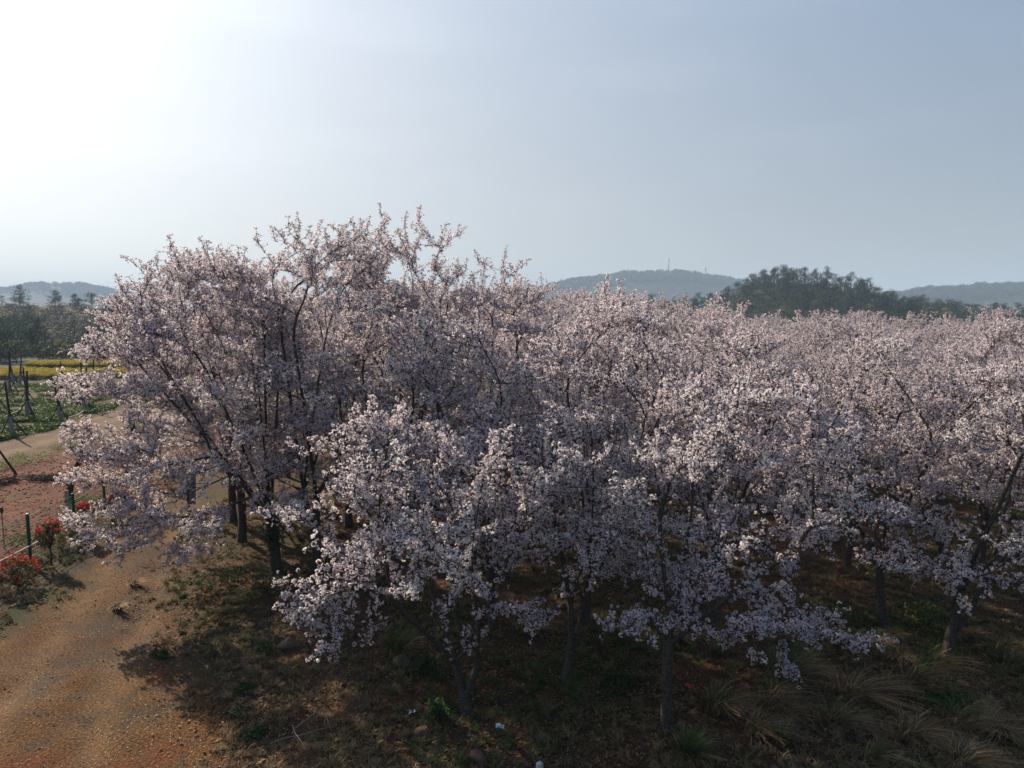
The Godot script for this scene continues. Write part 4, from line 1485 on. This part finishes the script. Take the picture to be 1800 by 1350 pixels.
	for k in reeds.size():
		var e = reeds[k]
		var g := Geo.new()
		var y := Vector3(0, ht(-3.1, -9.9), 0)
		g.tube(PackedVector3Array([e[0] + y, e[0].lerp(e[1], 0.5) + y + Vector3(0, 0.02, 0), e[1] + y, e[1].lerp(e[2], 0.5) + y + Vector3(0, 0.015, 0), e[2] + y]), PackedFloat32Array([0.0055, 0.0055, 0.0055, 0.005, 0.004]), 5, Color(0.30, 0.27, 0.21))
		tag(part("reed_stalk", g.mesh(M.matte), self), e[3], "reed")
	# roots and twigs left of the front trunk
	rng.seed = 1600
	var rt := Geo.new()
	for k in 16:
		var p := Vector3(-1.0 + rand(-0.35, 0.4), ht(-1.0, -9.75) + 0.03, -9.75 + rand(-0.15, 0.15))
		var d := Vector3(rand(-1, 1), 0.05, rand(-0.4, 0.7)).normalized() * rand(0.15, 0.35)
		rt.tube(PackedVector3Array([p, p + d * 0.5 + Vector3(0, 0.05, 0), p + d]), PackedFloat32Array([0.011, 0.009, 0.005]), 4, Color(0.12, 0.095, 0.08))
	tag(part("brush_heap", rt.mesh(M.bark), self, "stuff"), "small heap of dry twigs left of the front cherry trunk", "brush heap")
	# stuff: litter leaves, fallen petals, short grass, pebbles, clods
	rng.seed = 1700
	var lf := Geo.new()
	leaf(lf, Vector3(-0.03, 0, 0), Vector3(0.1, 1, 0.2).normalized(), Vector3(1, 0.1, 0).normalized(), 0.06, 0.034, Color(0.9, 0.9, 0.9))
	lf.tri(Vector3(0.0, 0.005, 0.0), Vector3(0.025, 0.02, 0.01), Vector3(0.01, 0.015, 0.03), Color(0.8, 0.8, 0.8))
	var leaves := lf.mesh(M.leaf)
	var spot := []
	var tint := PackedColorArray()
	var tones := [Color(0.20, 0.105, 0.055), Color(0.29, 0.175, 0.09), Color(0.12, 0.075, 0.05), Color(0.30, 0.17, 0.08), Color(0.09, 0.06, 0.045)]
	for k in 60000:
		var z := -8.2 - 14.0 * pow(rand(0, 1), 1.4)
		var x := rand(-9.5, 0.8 * -z + 1)
		if x < path_right(z) + rand(-1.2, 1.0):
			continue
		if n_mid.get_noise_2d(x * 6, z * 6) < rand(-0.5, 0.25):
			continue
		spot.append(Transform3D(Basis.from_euler(Vector3(rand(-0.6, 0.6), rand(0, TAU), rand(-0.6, 0.6))).scaled(Vector3.ONE * rand(0.5, 1.3)), Vector3(x, ht(x, z) + rand(0.002, 0.02), z)))
		tint.append(tones[rng.randi() % 5] * rand(0.7, 1.3))
	tag(scatter("leaf_litter", leaves, spot, tint, self), "dry brown leaves lying under the cherry trees", "", "", "stuff")
	var pt := Geo.new()
	pt.quad(Vector3(-0.009, 0, 0), Vector3(0, 0.003, -0.007), Vector3(0.009, 0, 0), Vector3(0, 0.003, 0.007), Color(0.72, 0.66, 0.69))
	var petal := pt.mesh(M.petal)
	spot = []
	for k in 16000:
		var z := -7.6 - 11.0 * pow(rand(0, 1), 1.3)
		var x := rand(-10.0, 0.75 * -z)
		if n_soft.get_noise_2d(x * 12, z * 12) < rand(-0.1, 0.55):
			continue
		spot.append(Transform3D(Basis.from_euler(Vector3(rand(-0.4, 0.4), rand(0, TAU), 0)).scaled(Vector3.ONE * rand(0.7, 1.5)), Vector3(x, ht(x, z) + 0.012, z)))
	tag(scatter("fallen_petals", petal, spot, PackedColorArray(), self), "pale fallen petals speckling the path and orchard floor", "", "", "stuff")
	var pb := lump(1800, Vector3(0.03, 0.018, 0.024), Color(0.9, 0.9, 0.9))
	spot = []
	tint = PackedColorArray()
	for k in 5000:
		var z := -7.2 - 15.0 * pow(rand(0, 1), 1.2)
		var x := rand(path_left(z) - 1.2, path_right(z) + 2.0)
		if n_mid.get_noise_2d(x * 5, z * 5) < rand(-0.35, 0.45):
			continue
		spot.append(Transform3D(Basis(Vector3.UP, rand(0, TAU)).scaled(Vector3.ONE * rand(0.35, 1.3)), Vector3(x, ht(x, z), z)))
		tint.append([Color(0.24, 0.17, 0.12), Color(0.17, 0.13, 0.10), Color(0.30, 0.20, 0.11)][rng.randi() % 3] * rand(0.7, 1.2))
	tag(scatter("gravel", pb, spot, tint, self), "loose gravel and crumbs of earth on the dirt path", "", "", "stuff")
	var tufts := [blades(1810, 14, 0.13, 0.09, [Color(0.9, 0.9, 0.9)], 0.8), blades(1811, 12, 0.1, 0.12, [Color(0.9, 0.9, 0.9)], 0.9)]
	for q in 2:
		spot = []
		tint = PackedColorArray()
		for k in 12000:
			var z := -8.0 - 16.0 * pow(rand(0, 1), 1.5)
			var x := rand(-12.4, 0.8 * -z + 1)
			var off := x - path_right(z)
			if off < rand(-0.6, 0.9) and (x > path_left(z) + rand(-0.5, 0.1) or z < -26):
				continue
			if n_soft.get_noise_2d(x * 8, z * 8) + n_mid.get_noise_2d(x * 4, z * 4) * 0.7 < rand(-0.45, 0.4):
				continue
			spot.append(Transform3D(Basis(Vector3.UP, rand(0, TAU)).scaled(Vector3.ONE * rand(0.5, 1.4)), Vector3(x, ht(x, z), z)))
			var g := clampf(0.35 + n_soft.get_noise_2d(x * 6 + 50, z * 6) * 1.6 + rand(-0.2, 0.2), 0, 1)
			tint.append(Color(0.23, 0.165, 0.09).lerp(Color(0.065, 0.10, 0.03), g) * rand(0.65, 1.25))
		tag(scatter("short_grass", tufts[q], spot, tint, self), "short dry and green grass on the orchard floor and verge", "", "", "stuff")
	var cd := lump(1820, Vector3(0.16, 0.1, 0.14), Color(0.9, 0.9, 0.9))
	spot = []
	tint = PackedColorArray()
	for k in 9000:
		var z := -14 - 30 * pow(rand(0, 1), 1.2)
		var x := rand(-21.5, -12.8)
		if x < -0.85 * -z:
			continue
		spot.append(Transform3D(Basis(Vector3.UP, rand(0, TAU)).scaled(Vector3.ONE * rand(0.15, 0.6)), Vector3(x, ht(x, z), z)))
		tint.append(Color(0.24, 0.085, 0.052) * rand(0.85, 1.3))
	tag(scatter("earth_clods", cd, spot, tint, self), "crumbly red clods covering the bare plot", "", "", "stuff")
